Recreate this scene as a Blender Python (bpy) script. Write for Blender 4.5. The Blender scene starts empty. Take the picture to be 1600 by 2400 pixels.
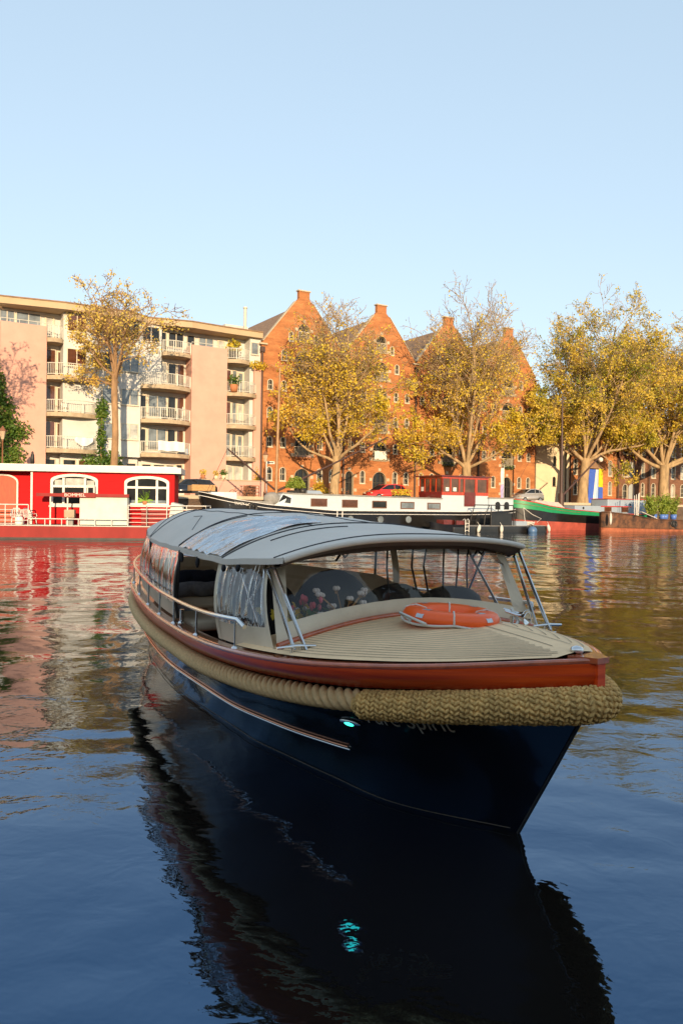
import bpy, bmesh, math, random
from mathutils import Vector, Matrix, noise
from mathutils.geometry import delaunay_2d_cdt
R = math.radians
C = bpy.context.scene.collection
SC = bpy.context.scene

# ------------------------------------------------------------------ camera
FPX, EYE, ROLL = 1780.0, 2.4, 0.015
PITCH = math.atan(20 / FPX)
cam = bpy.data.cameras.new("camera")
cam.sensor_fit = 'VERTICAL'; cam.sensor_height = 24.0; cam.sensor_width = 16.0
cam.lens = 24.0 * FPX / 2400.0
cam.clip_start = 0.1; cam.clip_end = 6000
co = bpy.data.objects.new("camera", cam); C.objects.link(co)
co.matrix_world = Matrix.Translation((0, 0, EYE)) @ Matrix.Rotation(R(90) - PITCH, 4, 'X') @ Matrix.Rotation(ROLL, 4, 'Z')
SC.camera = co

# ------------------------------------------------------------------ light
SUN_EL = R(11.5); SUN_AZ = math.atan2(0.17, -0.98)
SUNV = Vector((math.sin(SUN_AZ) * math.cos(SUN_EL), math.cos(SUN_AZ) * math.cos(SUN_EL), math.sin(SUN_EL)))
world = bpy.data.worlds.new("World"); SC.world = world; world.use_nodes = True
wn = world.node_tree; bg = wn.nodes["Background"]
sky = wn.nodes.new("ShaderNodeTexSky"); sky.sky_type = 'NISHITA'; sky.sun_disc = False
sky.sun_elevation = SUN_EL; sky.sun_rotation = SUN_AZ
sky.air_density = 1.0; sky.dust_density = 0.6; sky.ozone_density = 2.6
gm_ = wn.nodes.new("ShaderNodeGamma"); gm_.inputs[1].default_value = 0.36
wn.links.new(sky.outputs[0], gm_.inputs[0]); tn_ = wn.nodes.new("ShaderNodeMix"); tn_.data_type = 'RGBA'; tn_.blend_type = 'MULTIPLY'; tn_.inputs["Factor"].default_value = 1.0
tn_.inputs[7].default_value = (1.30, 1.37, 1.41, 1); wn.links.new(gm_.outputs[0], tn_.inputs[6]); wn.links.new(tn_.outputs[2], bg.inputs[0]); bg.inputs[1].default_value = 0.15
sl = bpy.data.lights.new("sun", 'SUN'); sl.energy = 2.3; sl.angle = R(0.5); sl.color = (1.0, 0.74, 0.46)
so = bpy.data.objects.new("sun", sl); C.objects.link(so)
so.rotation_euler = (-SUNV).to_track_quat('-Z', 'Y').to_euler(); so.location = SUNV * 200
SC.view_settings.view_transform = 'Standard'; SC.view_settings.look = 'None'
SC.view_settings.exposure = 1.55; SC.view_settings.gamma = 1.0
SC.cycles.max_bounces = 8; SC.cycles.transparent_max_bounces = 24
SC.cycles.caustics_reflective = False; SC.cycles.caustics_refractive = False
SC.cycles.sample_clamp_indirect = 6.0

# ------------------------------------------------------------------ materials
def nd(nt, t, **kw):
    n = nt.nodes.new(t)
    for k, v in kw.items():
        if k in n.inputs: n.inputs[k].default_value = v
        else: setattr(n, k, v)
    return n
def pm(name, col, rough=0.6, metal=0.0, var=0.12, scale=3.0, stretch=(1, 1, 1), bump=0.0, bscale=30.0, col2=None, spec=0.5,
       coat=0.0, trans=0.0, hue=0.0, detail=5.0, emit=None, estr=1.0):
    m = bpy.data.materials.new(name); m.use_nodes = True; nt = m.node_tree
    b = nt.nodes["Principled BSDF"]; L = nt.links
    b.inputs["Roughness"].default_value = rough; b.inputs["Metallic"].default_value = metal
    b.inputs["Specular IOR Level"].default_value = spec
    b.inputs["Coat Weight"].default_value = coat; b.inputs["Coat Roughness"].default_value = 0.05
    tc = nd(nt, "ShaderNodeTexCoord"); mp = nd(nt, "ShaderNodeMapping"); mp.inputs["Scale"].default_value = stretch
    L.new(tc.outputs["Object"], mp.inputs[0])
    n = nd(nt, "ShaderNodeTexNoise", Scale=scale, Detail=detail, Roughness=0.6); L.new(mp.outputs[0], n.inputs["Vector"])
    cr = nd(nt, "ShaderNodeValToRGB")
    a = [max(0, c * (1 - var)) for c in col]; c2 = col2 if col2 else [min(1, c * (1 + var)) for c in col]
    cr.color_ramp.elements[0].position = 0.32; cr.color_ramp.elements[0].color = (*a, 1)
    cr.color_ramp.elements[1].position = 0.68; cr.color_ramp.elements[1].color = (*c2, 1)
    L.new(n.outputs["Fac"], cr.inputs[0]); L.new(cr.outputs[0], b.inputs["Base Color"])
    if bump:
        n2 = nd(nt, "ShaderNodeTexNoise", Scale=bscale, Detail=4.0); L.new(mp.outputs[0], n2.inputs["Vector"])
        bp = nd(nt, "ShaderNodeBump", Strength=bump, Distance=0.02); L.new(n2.outputs["Fac"], bp.inputs["Height"])
        L.new(bp.outputs[0], b.inputs["Normal"])
    if emit:
        b.inputs["Emission Color"].default_value = (*emit, 1); b.inputs["Emission Strength"].default_value = estr
    return m

def brick_mat(name, c1, c2, mortar, bw=0.22, bh=0.07):
    m = bpy.data.materials.new(name); m.use_nodes = True; nt = m.node_tree; L = nt.links
    b = nt.nodes["Principled BSDF"]; b.inputs["Roughness"].default_value = 0.85; b.inputs["Specular IOR Level"].default_value = 0.25
    tc = nd(nt, "ShaderNodeTexCoord"); sx = nd(nt, "ShaderNodeSeparateXYZ"); L.new(tc.outputs["Object"], sx.inputs[0])
    ad = nd(nt, "ShaderNodeMath", operation='ADD'); L.new(sx.outputs[0], ad.inputs[0]); L.new(sx.outputs[1], ad.inputs[1])
    cx = nd(nt, "ShaderNodeCombineXYZ"); L.new(ad.outputs[0], cx.inputs[0]); L.new(sx.outputs[2], cx.inputs[1])
    br = nd(nt, "ShaderNodeTexBrick", Scale=1.0); br.inputs["Brick Width"].default_value = bw; br.inputs["Row Height"].default_value = bh
    br.inputs["Mortar Size"].default_value = 0.008
    br.inputs["Color1"].default_value = (*c1, 1); br.inputs["Color2"].default_value = (*c2, 1); br.inputs["Mortar"].default_value = (*mortar, 1)
    L.new(cx.outputs[0], br.inputs["Vector"])
    mp = nd(nt, "ShaderNodeMapping"); mp.inputs["Scale"].default_value = (0.35, 0.35, 1.6); L.new(tc.outputs["Object"], mp.inputs[0])
    n = nd(nt, "ShaderNodeTexNoise", Scale=1.1, Detail=7.0, Roughness=0.7); L.new(mp.outputs[0], n.inputs["Vector"])
    cr = nd(nt, "ShaderNodeValToRGB"); cr.color_ramp.elements[0].position = 0.3; cr.color_ramp.elements[0].color = (0.58, 0.52, 0.50, 1)
    cr.color_ramp.elements[1].position = 0.72; cr.color_ramp.elements[1].color = (1.2, 1.17, 1.1, 1)
    L.new(n.outputs["Fac"], cr.inputs[0])
    mx = nd(nt, "ShaderNodeMix", data_type='RGBA', blend_type='MULTIPLY'); mx.inputs["Factor"].default_value = 1.0
    L.new(br.outputs["Color"], mx.inputs[6]); L.new(cr.outputs[0], mx.inputs[7]); L.new(mx.outputs[2], b.inputs["Base Color"])
    bp = nd(nt, "ShaderNodeBump", Strength=0.4, Distance=0.01); L.new(br.outputs["Fac"], bp.inputs["Height"]); bp.invert = True
    L.new(bp.outputs[0], b.inputs["Normal"])
    return m

def leaf_mat(name, cols, nscale=0.35):
    m = bpy.data.materials.new(name); m.use_nodes = True; nt = m.node_tree; L = nt.links
    nt.nodes.remove(nt.nodes["Principled BSDF"]); out = nt.nodes["Material Output"]
    g = nd(nt, "ShaderNodeNewGeometry"); tc = nd(nt, "ShaderNodeTexCoord")
    n = nd(nt, "ShaderNodeTexNoise", Scale=nscale, Detail=2.0); L.new(tc.outputs["Object"], n.inputs["Vector"])
    a = nd(nt, "ShaderNodeMath", operation='MULTIPLY_ADD'); L.new(g.outputs["Random Per Island"], a.inputs[0]); a.inputs[1].default_value = 0.36
    b2 = nd(nt, "ShaderNodeMath", operation='MULTIPLY_ADD'); L.new(n.outputs["Fac"], b2.inputs[0]); b2.inputs[1].default_value = 1.7; b2.inputs[2].default_value = -0.58
    L.new(b2.outputs[0], a.inputs[2])
    cr = nd(nt, "ShaderNodeValToRGB")
    while len(cr.color_ramp.elements) < len(cols): cr.color_ramp.elements.new(0.5)
    for i, c in enumerate(cols):
        cr.color_ramp.elements[i].position = i / (len(cols) - 1); cr.color_ramp.elements[i].color = (*c, 1)
    L.new(a.outputs[0], cr.inputs[0])
    d = nd(nt, "ShaderNodeBsdfPrincipled", Roughness=0.55); t = nd(nt, "ShaderNodeBsdfTranslucent")
    L.new(cr.outputs[0], d.inputs["Base Color"]); L.new(cr.outputs[0], t.inputs[0])
    mx = nd(nt, "ShaderNodeMixShader"); mx.inputs[0].default_value = 0.3
    L.new(d.outputs[0], mx.inputs[1]); L.new(t.outputs[0], mx.inputs[2]); L.new(mx.outputs[0], out.inputs[0])
    return m

def glass_mat(name, tint, rough=0.04, wav=0.0, wscale=1.0, spec=0.5, hueN=0.0):
    """house window: dark room behind a sheet of glass, read as one glossy dark surface"""
    m = pm(name, tint, rough=rough, var=0.5, scale=0.9, bump=wav, bscale=wscale, spec=spec)
    m.node_tree.nodes["Principled BSDF"].inputs["IOR"].default_value = 1.6
    return m

def vinyl_mat(name, base=0.16, bump=0.9, mult=1.6, stretch=(7, 7, 0.8), tint=(0.93, 0.93, 0.9), dist=0.03, ior=1.5):
    """clear plastic sheet: see-through, with rippled glossy reflections"""
    m = bpy.data.materials.new(name); m.use_nodes = True; nt = m.node_tree; L = nt.links
    nt.nodes.remove(nt.nodes["Principled BSDF"]); out = nt.nodes["Material Output"]
    tc = nd(nt, "ShaderNodeTexCoord"); mp = nd(nt, "ShaderNodeMapping"); mp.inputs["Scale"].default_value = stretch
    L.new(tc.outputs["Object"], mp.inputs[0])
    n = nd(nt, "ShaderNodeTexNoise", Scale=1.6, Detail=3.0, Distortion=0.1); L.new(mp.outputs[0], n.inputs["Vector"])
    bp = nd(nt, "ShaderNodeBump", Strength=bump, Distance=dist); L.new(n.outputs["Fac"], bp.inputs["Height"])
    gl = nd(nt, "ShaderNodeBsdfGlossy", Roughness=0.03); gl.inputs[0].default_value = (1, 1, 1, 1); L.new(bp.outputs[0], gl.inputs["Normal"])
    tr = nd(nt, "ShaderNodeBsdfTransparent"); tr.inputs[0].default_value = (*tint, 1)
    fr = nd(nt, "ShaderNodeFresnel", IOR=ior); L.new(bp.outputs[0], fr.inputs["Normal"])
    ma = nd(nt, "ShaderNodeMath", operation='MULTIPLY_ADD'); ma.use_clamp = True; L.new(fr.outputs[0], ma.inputs[0]); ma.inputs[1].default_value = mult; ma.inputs[2].default_value = base
    mx = nd(nt, "ShaderNodeMixShader"); L.new(ma.outputs[0], mx.inputs[0]); L.new(tr.outputs[0], mx.inputs[1]); L.new(gl.outputs[0], mx.inputs[2])
    L.new(mx.outputs[0], out.inputs[0])
    return m

def water_mat():
    m = bpy.data.materials.new("canal_water"); m.use_nodes = True; nt = m.node_tree; L = nt.links
    b = nt.nodes["Principled BSDF"]; b.inputs["Base Color"].default_value = (0.009, 0.0075, 0.006, 1)
    b.inputs["Specular Tint"].default_value = (0.17, 0.50, 1.0, 1); b.inputs["Roughness"].default_value = 0.02; b.inputs["IOR"].default_value = 2.4
    tc = nd(nt, "ShaderNodeTexCoord"); cur = None
    for (sx, sy, sc, dist, st, det) in ((1, 1, 0.42, 0.11, 1.0, 2.0), (1, 1.25, 2.4, 0.008, 1.0, 3.0), (1, 1.2, 9.0, 0.0010, 1.0, 3.0)):
        mp = nd(nt, "ShaderNodeMapping"); mp.inputs["Scale"].default_value = (sx, sy, 1); mp.inputs["Rotation"].default_value = (0, 0, 0.3)
        L.new(tc.outputs["Object"], mp.inputs[0])
        n = nd(nt, "ShaderNodeTexNoise", Scale=sc, Detail=det, Roughness=0.5, Distortion=0.4); L.new(mp.outputs[0], n.inputs["Vector"])
        bp = nd(nt, "ShaderNodeBump", Strength=st, Distance=dist); L.new(n.outputs["Fac"], bp.inputs["Height"])
        if cur: L.new(cur.outputs[0], bp.inputs["Normal"])
        cur = bp
    L.new(cur.outputs[0], b.inputs["Normal"])
    return m

M = {}
M['water'] = water_mat()
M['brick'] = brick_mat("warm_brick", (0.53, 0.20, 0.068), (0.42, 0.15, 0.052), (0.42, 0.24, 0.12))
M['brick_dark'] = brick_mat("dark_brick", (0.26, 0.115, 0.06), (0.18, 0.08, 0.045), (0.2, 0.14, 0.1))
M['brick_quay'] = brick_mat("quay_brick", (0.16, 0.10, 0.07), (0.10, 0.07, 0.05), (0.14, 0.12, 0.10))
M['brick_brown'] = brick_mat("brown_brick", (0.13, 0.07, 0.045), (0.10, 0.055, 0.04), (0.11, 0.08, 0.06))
M['slate'] = pm("roof_slate", (0.26, 0.155, 0.085), 0.8, var=0.3, scale=2, stretch=(1, 1, 5), bump=0.4, bscale=12)
M['stone'] = pm("cream_stone", (0.50, 0.41, 0.28), 0.8, var=0.12, bump=0.2)
M['white_paint'] = pm("white_paint", (0.74, 0.71, 0.64), 0.45, var=0.06, scale=4)
M['win_white'] = pm("window_white", (0.60, 0.53, 0.40), 0.5, var=0.06)
M['house_glass'] = glass_mat("house_glass", (0.018, 0.02, 0.022), spec=0.3)
M['glass_blue'] = glass_mat("curtained_glass", (0.16, 0.19, 0.21), rough=0.08)
M['glass_brown'] = glass_mat("brown_glass", (0.09, 0.035, 0.02), rough=0.06)
M['glass_curtain'] = glass_mat("net_curtain_glass", (0.42, 0.42, 0.38), rough=0.15)
M['pink'] = pm("pink_render", (0.60, 0.335, 0.26), 0.85, var=0.07, scale=0.8, bump=0.15, bscale=20)
M['cream_render'] = pm("cream_render", (0.72, 0.60, 0.40), 0.85, var=0.08, scale=0.8)
M['panel_white'] = pm("pale_panels", (0.57, 0.56, 0.52), 0.7, var=0.09, scale=0.9)
M['fascia'] = pm("beige_fascia", (0.46, 0.34, 0.20), 0.7, var=0.07, scale=0.7)
M['concrete'] = pm("balcony_concrete", (0.42, 0.33, 0.22), 0.85, var=0.18, scale=2.5)
M['rail_white'] = pm("railing_white", (0.62, 0.60, 0.52), 0.5, var=0.05)
M['dark_metal'] = pm("dark_metal", (0.03, 0.028, 0.026), 0.5, metal=0.3, var=0.3)
M['pipe'] = pm("drainpipe_brown", (0.07, 0.04, 0.03), 0.6, var=0.2)
M['bark'] = pm("bark", (0.36, 0.25, 0.13), 0.9, var=0.35, scale=3, stretch=(1, 1, 0.3), bump=0.6, bscale=9)
M['bark_dark'] = pm("bark_brown", (0.30, 0.18, 0.09), 0.9, var=0.35, scale=3, stretch=(1, 1, 0.3), bump=0.6, bscale=9)
M['leaf_yellow'] = leaf_mat('yellow_leaves', [(0.20, 0.25, 0.015), (0.50, 0.41, 0.03), (0.70, 0.50, 0.045), (0.74, 0.49, 0.07), (0.52, 0.31, 0.05)])
M['leaf_gold'] = leaf_mat('golden_leaves', [(0.36, 0.35, 0.02), (0.64, 0.48, 0.03), (0.74, 0.53, 0.045), (0.72, 0.47, 0.07), (0.50, 0.29, 0.05)])
M['leaf_rust'] = leaf_mat('rusty_leaves', [(0.42, 0.36, 0.05), (0.66, 0.50, 0.08), (0.76, 0.54, 0.12), (0.58, 0.36, 0.08)])
M['leaf_olive'] = leaf_mat('olive_leaves', [(0.16, 0.22, 0.015), (0.42, 0.38, 0.03), (0.64, 0.48, 0.045), (0.72, 0.50, 0.07), (0.48, 0.30, 0.05)])
M['leaf_green'] = leaf_mat("green_leaves", [(0.03, 0.07, 0.012), (0.07, 0.15, 0.02), (0.16, 0.24, 0.03), (0.28, 0.24, 0.03)])
M['leaf_bamboo'] = leaf_mat("bamboo_leaves", [(0.16, 0.26, 0.03), (0.30, 0.36, 0.05), (0.42, 0.40, 0.07)])
M['asphalt'] = pm("street_brick_paving", (0.20, 0.14, 0.10), 0.9, var=0.2, scale=1.2, bump=0.3, bscale=12)
M['terracotta'] = pm("terracotta", (0.42, 0.17, 0.07), 0.8)

# ------------------------------------------------------------------ mesh building
class MB:
    def __init__(s): s.v = []; s.f = []; s.sm = []
    def add(s, vs, fs, smooth=False):
        o = len(s.v); s.v += [tuple(v) for v in vs]; s.f += [tuple(i + o for i in f) for f in fs]; s.sm += [smooth] * len(fs)
    def box(s, x0, x1, y0, y1, z0, z1):
        v = [(x, y, z) for z in (z0, z1) for y in (y0, y1) for x in (x0, x1)]
        s.add(v, [(0, 2, 3, 1), (4, 5, 7, 6), (0, 1, 5, 4), (2, 6, 7, 3), (0, 4, 6, 2), (1, 3, 7, 5)])
    def bbox(s, x0, x1, y0, y1, z0, z1, r=0.05, n=3):
        """box with rounded vertical and top edges: a bevelled block"""
        bm = bmesh.new(); bmesh.ops.create_cube(bm, size=1)
        for v in bm.verts: v.co = Vector((x0 + (v.co.x + .5) * (x1 - x0), y0 + (v.co.y + .5) * (y1 - y0), z0 + (v.co.z + .5) * (z1 - z0)))
        bmesh.ops.bevel(bm, geom=list(bm.edges), offset=r, segments=n, affect='EDGES', profile=0.6)
        s.frombm(bm, True)
    def frombm(s, bm, smooth=True, mat=None):
        bm.verts.index_update(); vs = [(mat @ v.co if mat else v.co) for v in bm.verts]
        s.add(vs, [tuple(v.index for v in f.verts) for f in bm.faces], smooth); bm.free()
    def beam(s, p, q, w, h, up=(0, 0, 1)):
        p, q = Vector(p), Vector(q); d = (q - p).normalized(); u = Vector(up)
        if abs(d.dot(u)) > 0.98: u = Vector((0, 1, 0))
        a = d.cross(u).normalized() * (w / 2); b = a.cross(d).normalized() * (h / 2)
        s.add([p - a - b, p + a - b, p + a + b, p - a + b, q - a - b, q + a - b, q + a + b, q - a + b],
              [(0, 1, 2, 3), (7, 6, 5, 4), (0, 4, 5, 1), (1, 5, 6, 2), (2, 6, 7, 3), (3, 7, 4, 0)])
    def tube(s, pts, r, n=8, closed=False, smooth=True, rfun=None):
        pts = [Vector(p) for p in pts]; m = len(pts); rr = r if isinstance(r, (list, tuple)) else [r] * m
        vs = []; prev = None
        for i, p in enumerate(pts):
            if closed: d = pts[(i + 1) % m] - pts[i - 1]
            else: d = pts[min(i + 1, m - 1)] - pts[max(i - 1, 0)]
            d = d.normalized() if d.length > 1e-9 else Vector((0, 0, 1))
            if prev is None:
                u = Vector((0, 0, 1)) if abs(d.z) < 0.9 else Vector((1, 0, 0)); u = (u - d * u.dot(d)).normalized()
            else:
                u = prev - d * prev.dot(d); u = u.normalized() if u.length > 1e-6 else d.orthogonal().normalized()
            prev = u; w = d.cross(u)
            for k in range(n):
                a = 2 * math.pi * k / n; q = rfun(i, a) if rfun else 1.0
                vs.append(p + (u * math.cos(a) + w * math.sin(a)) * (rr[i] * q))
        fs = []
        for i in range(m if closed else m - 1):
            j = (i + 1) % m
            for k in range(n):
                l = (k + 1) % n; fs.append((i * n + k, i * n + l, j * n + l, j * n + k))
        s.add(vs, fs, smooth)
        if not closed:
            s.add(vs[:n], [tuple(range(n - 1, -1, -1))]); s.add(vs[-n:], [tuple(range(n))])
    def ball(s, c, r, nu=12, nv=8, rot=None):
        r = r if isinstance(r, (list, tuple)) else (r, r, r); c = Vector(c)
        vs = []; fs = []
        for j in range(nv + 1):
            t = math.pi * j / nv
            for i in range(nu):
                a = 2 * math.pi * i / nu
                q = Vector((r[0] * math.sin(t) * math.cos(a), r[1] * math.sin(t) * math.sin(a), r[2] * math.cos(t)))
                if rot: q = rot @ q
                vs.append(c + q)
        for j in range(nv):
            for i in range(nu):
                k = (i + 1) % nu; fs.append((j * nu + i, (j + 1) * nu + i, (j + 1) * nu + k, j * nu + k))
        s.add(vs, fs, True)
    def lathe(s, prof, c=(0, 0, 0), n=16, mat=None, smooth=True):
        vs = []; m = len(prof); c = Vector(c)
        for (r, z) in prof:
            for k in range(n):
                a = 2 * math.pi * k / n; q = Vector((r * math.cos(a), r * math.sin(a), z))
                vs.append(c + (mat @ q if mat else q))
        s.add(vs, [(i * n + k, i * n + (k + 1) % n, (i + 1) * n + (k + 1) % n, (i + 1) * n + k) for i in range(m - 1) for k in range(n)], smooth)
    def grid(s, rows, smooth=True, flip=False):
        n = len(rows[0]); vs = [p for r in rows for p in r]
        fs = []
        for i in range(len(rows) - 1):
            for j in range(n - 1):
                f = (i * n + j, i * n + j + 1, (i + 1) * n + j + 1, (i + 1) * n + j); fs.append(f[::-1] if flip else f)
        s.add(vs, fs, smooth)
    def slab(s, poly, z0, z1):
        """vertical prism of a 2D (x,y) outline"""
        n = len(poly); vs = [(x, y, z0) for x, y in poly] + [(x, y, z1) for x, y in poly]
        s.add(vs, [tuple(range(n - 1, -1, -1)), tuple(range(n, 2 * n))] + [(i, (i + 1) % n, n + (i + 1) % n, n + i) for i in range(n)])
    def sheet(s, poly, y0, y1):
        """prism of a 2D (x,z) outline between two depths y"""
        n = len(poly); vs = [(x, y0, z) for x, z in poly] + [(x, y1, z) for x, z in poly]
        s.add(vs, [tuple(range(n)), tuple(range(2 * n - 1, n - 1, -1))] + [(i, n + i, n + (i + 1) % n, (i + 1) % n) for i in range(n)])
    def band(s, inner, outer, y0, y1):
        """ring between two (x,z) outlines of equal length, y0 front, y1 back"""
        n = len(inner)
        vs = [(x, y0, z) for x, z in inner] + [(x, y0, z) for x, z in outer] + [(x, y1, z) for x, z in inner] + [(x, y1, z) for x, z in outer]
        fs = []
        for i in range(n):
            j = (i + 1) % n
            fs += [(i, n + i, n + j, j), (2 * n + i, 2 * n + j, 3 * n + j, 3 * n + i), (i, j, 2 * n + j, 2 * n + i), (n + i, 3 * n + i, 3 * n + j, n + j)]
        s.add(vs, fs)
    def wall(s, outline, holes, y, reveal=0.0):
        """flat wall in plane y with openings, plus the reveals of the openings"""
        vs = []; es = []
        for poly in [outline] + holes:
            o = len(vs); n = len(poly); vs += [Vector(p) for p in poly]; es += [(o + i, o + (i + 1) % n) for i in range(n)]
        r = delaunay_2d_cdt(vs, es, [], 1, 1e-5)
        def inside(p, poly):
            c = False; n = len(poly)
            for i in range(n):
                x1, y1 = poly[i]; x2, y2 = poly[i - 1]
                if (y1 > p[1]) != (y2 > p[1]) and p[0] < (x2 - x1) * (p[1] - y1) / (y2 - y1) + x1: c = not c
            return c
        fs = []
        for f in r[2]:
            cx = sum(r[0][i].x for i in f) / len(f); cz = sum(r[0][i].y for i in f) / len(f)
            if inside((cx, cz), outline) and not any(inside((cx, cz), h) for h in holes): fs.append(tuple(f))
        s.add([(v.x, y, v.y) for v in r[0]], fs)
        if reveal:
            for h in holes:
                n = len(h); s.add([(x, y, z) for x, z in h] + [(x, y + reveal, z) for x, z in h], [(i, (i + 1) % n, n + (i + 1) % n, n + i) for i in range(n)])
    def leaf(s, p, size, rnd):
        a = Vector((rnd.gauss(0, 1), rnd.gauss(0, 1), rnd.gauss(0, 1))).normalized(); b = a.orthogonal().normalized()
        b = Matrix.Rotation(rnd.random() * 6.28, 3, a) @ b; c = a.cross(b)
        p = Vector(p); u = b * size * 0.5; w = c * size * 0.36
        s.add([p - u, p + w - u * 0.1, p + u, p - w - u * 0.1], [(0, 1, 2, 3)])
    def build(s, name, mat, parent=None, loc=None, rotz=0.0):
        me = bpy.data.meshes.new(name); me.from_pydata(s.v, [], s.f)
        me.polygons.foreach_set("use_smooth", s.sm); me.update()
        me.materials.append(M[mat] if isinstance(mat, str) else mat)
        o = bpy.data.objects.new(name, me); C.objects.link(o)
        if parent: o.parent = parent
        if loc is not None: o.location = loc
        o.rotation_euler.z = rotz
        return o

def tag(o, label=None, cat=None, group=None, kind=None):
    if label: o['label'] = label
    if cat: o['category'] = cat
    if group: o['group'] = group
    if kind: o['kind'] = kind
    return o
def empty(name, loc, rotz=0.0):
    o = bpy.data.objects.new(name, None); C.objects.link(o); o.location = loc; o.rotation_euler.z = rotz; o.empty_display_size = 0.3
    return o
KIDS = {}
def children(o): return [c for c in bpy.data.objects if c.parent == o]
def copy_tree(o, parent=None):
    c = o.copy(); C.objects.link(c)
    if parent: c.parent = parent
    for ch in children(o): copy_tree(ch, c)
    return c
def text_mesh(s, size, font_shear=0.0):
    cu = bpy.data.curves.new("t", 'FONT'); cu.body = s; cu.size = size; cu.shear = font_shear; cu.resolution_u = 3
    ob = bpy.data.objects.new("t", cu); C.objects.link(ob)
    dg = bpy.context.evaluated_depsgraph_get(); dg.update()
    me = bpy.data.meshes.new_from_object(ob.evaluated_get(dg))
    vs = [v.co.copy() for v in me.vertices]; fs = [tuple(p.vertices) for p in me.polygons]
    bpy.data.objects.remove(ob); bpy.data.curves.remove(cu); bpy.data.meshes.remove(me)
    return vs, fs

# quay frame: x runs along the far quay (to the right and away), d is the distance in front of the house fronts
QA = R(31.5); QO = Vector((-6.4, 76.0, 0)); QU = Vector((math.cos(QA), math.sin(QA), 0)); QN = Vector((math.sin(QA), -math.cos(QA), 0))
def Q(t, d, z=0.0): return QO + QU * t + QN * d + Vector((0, 0, z))
def qthing(name, t, d, z, label, cat, group=None, rot=0.0): return tag(empty(name, Q(t, d, z), QA + rot), label, cat, group)
ST = 2.75   # street level above the water

# ================================================================== SETTING
w = MB(); w.add([(-900, -60, 0), (900, -60, 0), (900, 900, 0), (-900, 900, 0)], [(0, 1, 2, 3)])
tag(w.build('water', 'water'), kind='structure')
g = MB()
a, b_, c_, d_ = Q(-1500, 10.3, ST), Q(1500, 10.3, ST), Q(1500, -3000, ST), Q(-1500, -3000, ST)
g.add([a, b_, c_, d_], [(0, 1, 2, 3)]); tag(g.build('street', 'asphalt'), kind='structure')
qw = MB(); qw.box(-70, 150, 0.0, 0.5, -1.5, ST - 0.15)
q0 = empty('quay_wall', Q(0, 10.3, 0), QA); tag(q0, 'brick quay wall behind the moored ships, with a stone edge', 'quay wall')
qw.build('wall', 'brick_quay', q0)
qc = MB(); qc.box(-70, 150, -0.06, 0.54, ST - 0.15, ST + 0.12); qc.build('coping', 'stone', q0)
nb = MB(); nb.add([(-900, -4, 1.3), (900, -4, 1.3), (900, -900, 1.3), (-900, -900, 1.3)], [(3, 2, 1, 0)])
nb.add([(-900, -4, 1.3), (900, -4, 1.3), (900, -4, -1.3), (-900, -4, -1.3)], [(0, 1, 2, 3)])
tag(nb.build('near_quay_ground', 'asphalt'), kind='structure')
# ================================================================== WAREHOUSES
def arch(cx, z0, w_, h, n=8, flat=1.0):
    r = w_ / 2; rz = r * flat
    return [(cx - r, z0), (cx + r, z0)] + [(cx + r * math.cos(math.pi * i / n), z0 + h - rz + rz * math.sin(math.pi * i / n)) for i in range(n + 1)]
def rect(x0, x1, z0, z1): return [(x0, z0), (x1, z0), (x1, z1), (x0, z1)]

def arch_window(w_, h, parent, x, z, y=0.0, label=None, glass='house_glass', frame='win_white', bars=2):
    """frame with reveal lining and glazing bars; the pane is its own sub-part"""
    f = MB(); o = arch(0, 0, w_, h); i = arch(0, 0.06, w_ - 0.12, h - 0.11)
    o = [(px * 1.0, pz) for px, pz in o]
    f.band(i, [(px * 1.0, pz) for px, pz in arch(0, -0.02, w_ + 0.035, h + 0.035)], -0.012, 0.24)
    f.box(-w_ / 2 - 0.05, w_ / 2 + 0.05, -0.07, -0.013, -0.08, -0.021)
    f.box(-0.018, 0.018, 0.19, 0.225, 0.06, h - 0.06)
    for k in range(1, bars): f.box(-w_ / 2 + 0.09, w_ / 2 - 0.09, 0.155, 0.205, h * k / bars - 0.02, h * k / bars + 0.02)
    fo = f.build('window', frame, parent, (x, y, z))
    p = MB(); p.sheet(arch(0, 0.03, w_ - 0.14, h - 0.09), 0.215, 0.235); p.build('pane', glass, fo)
    return fo
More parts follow.
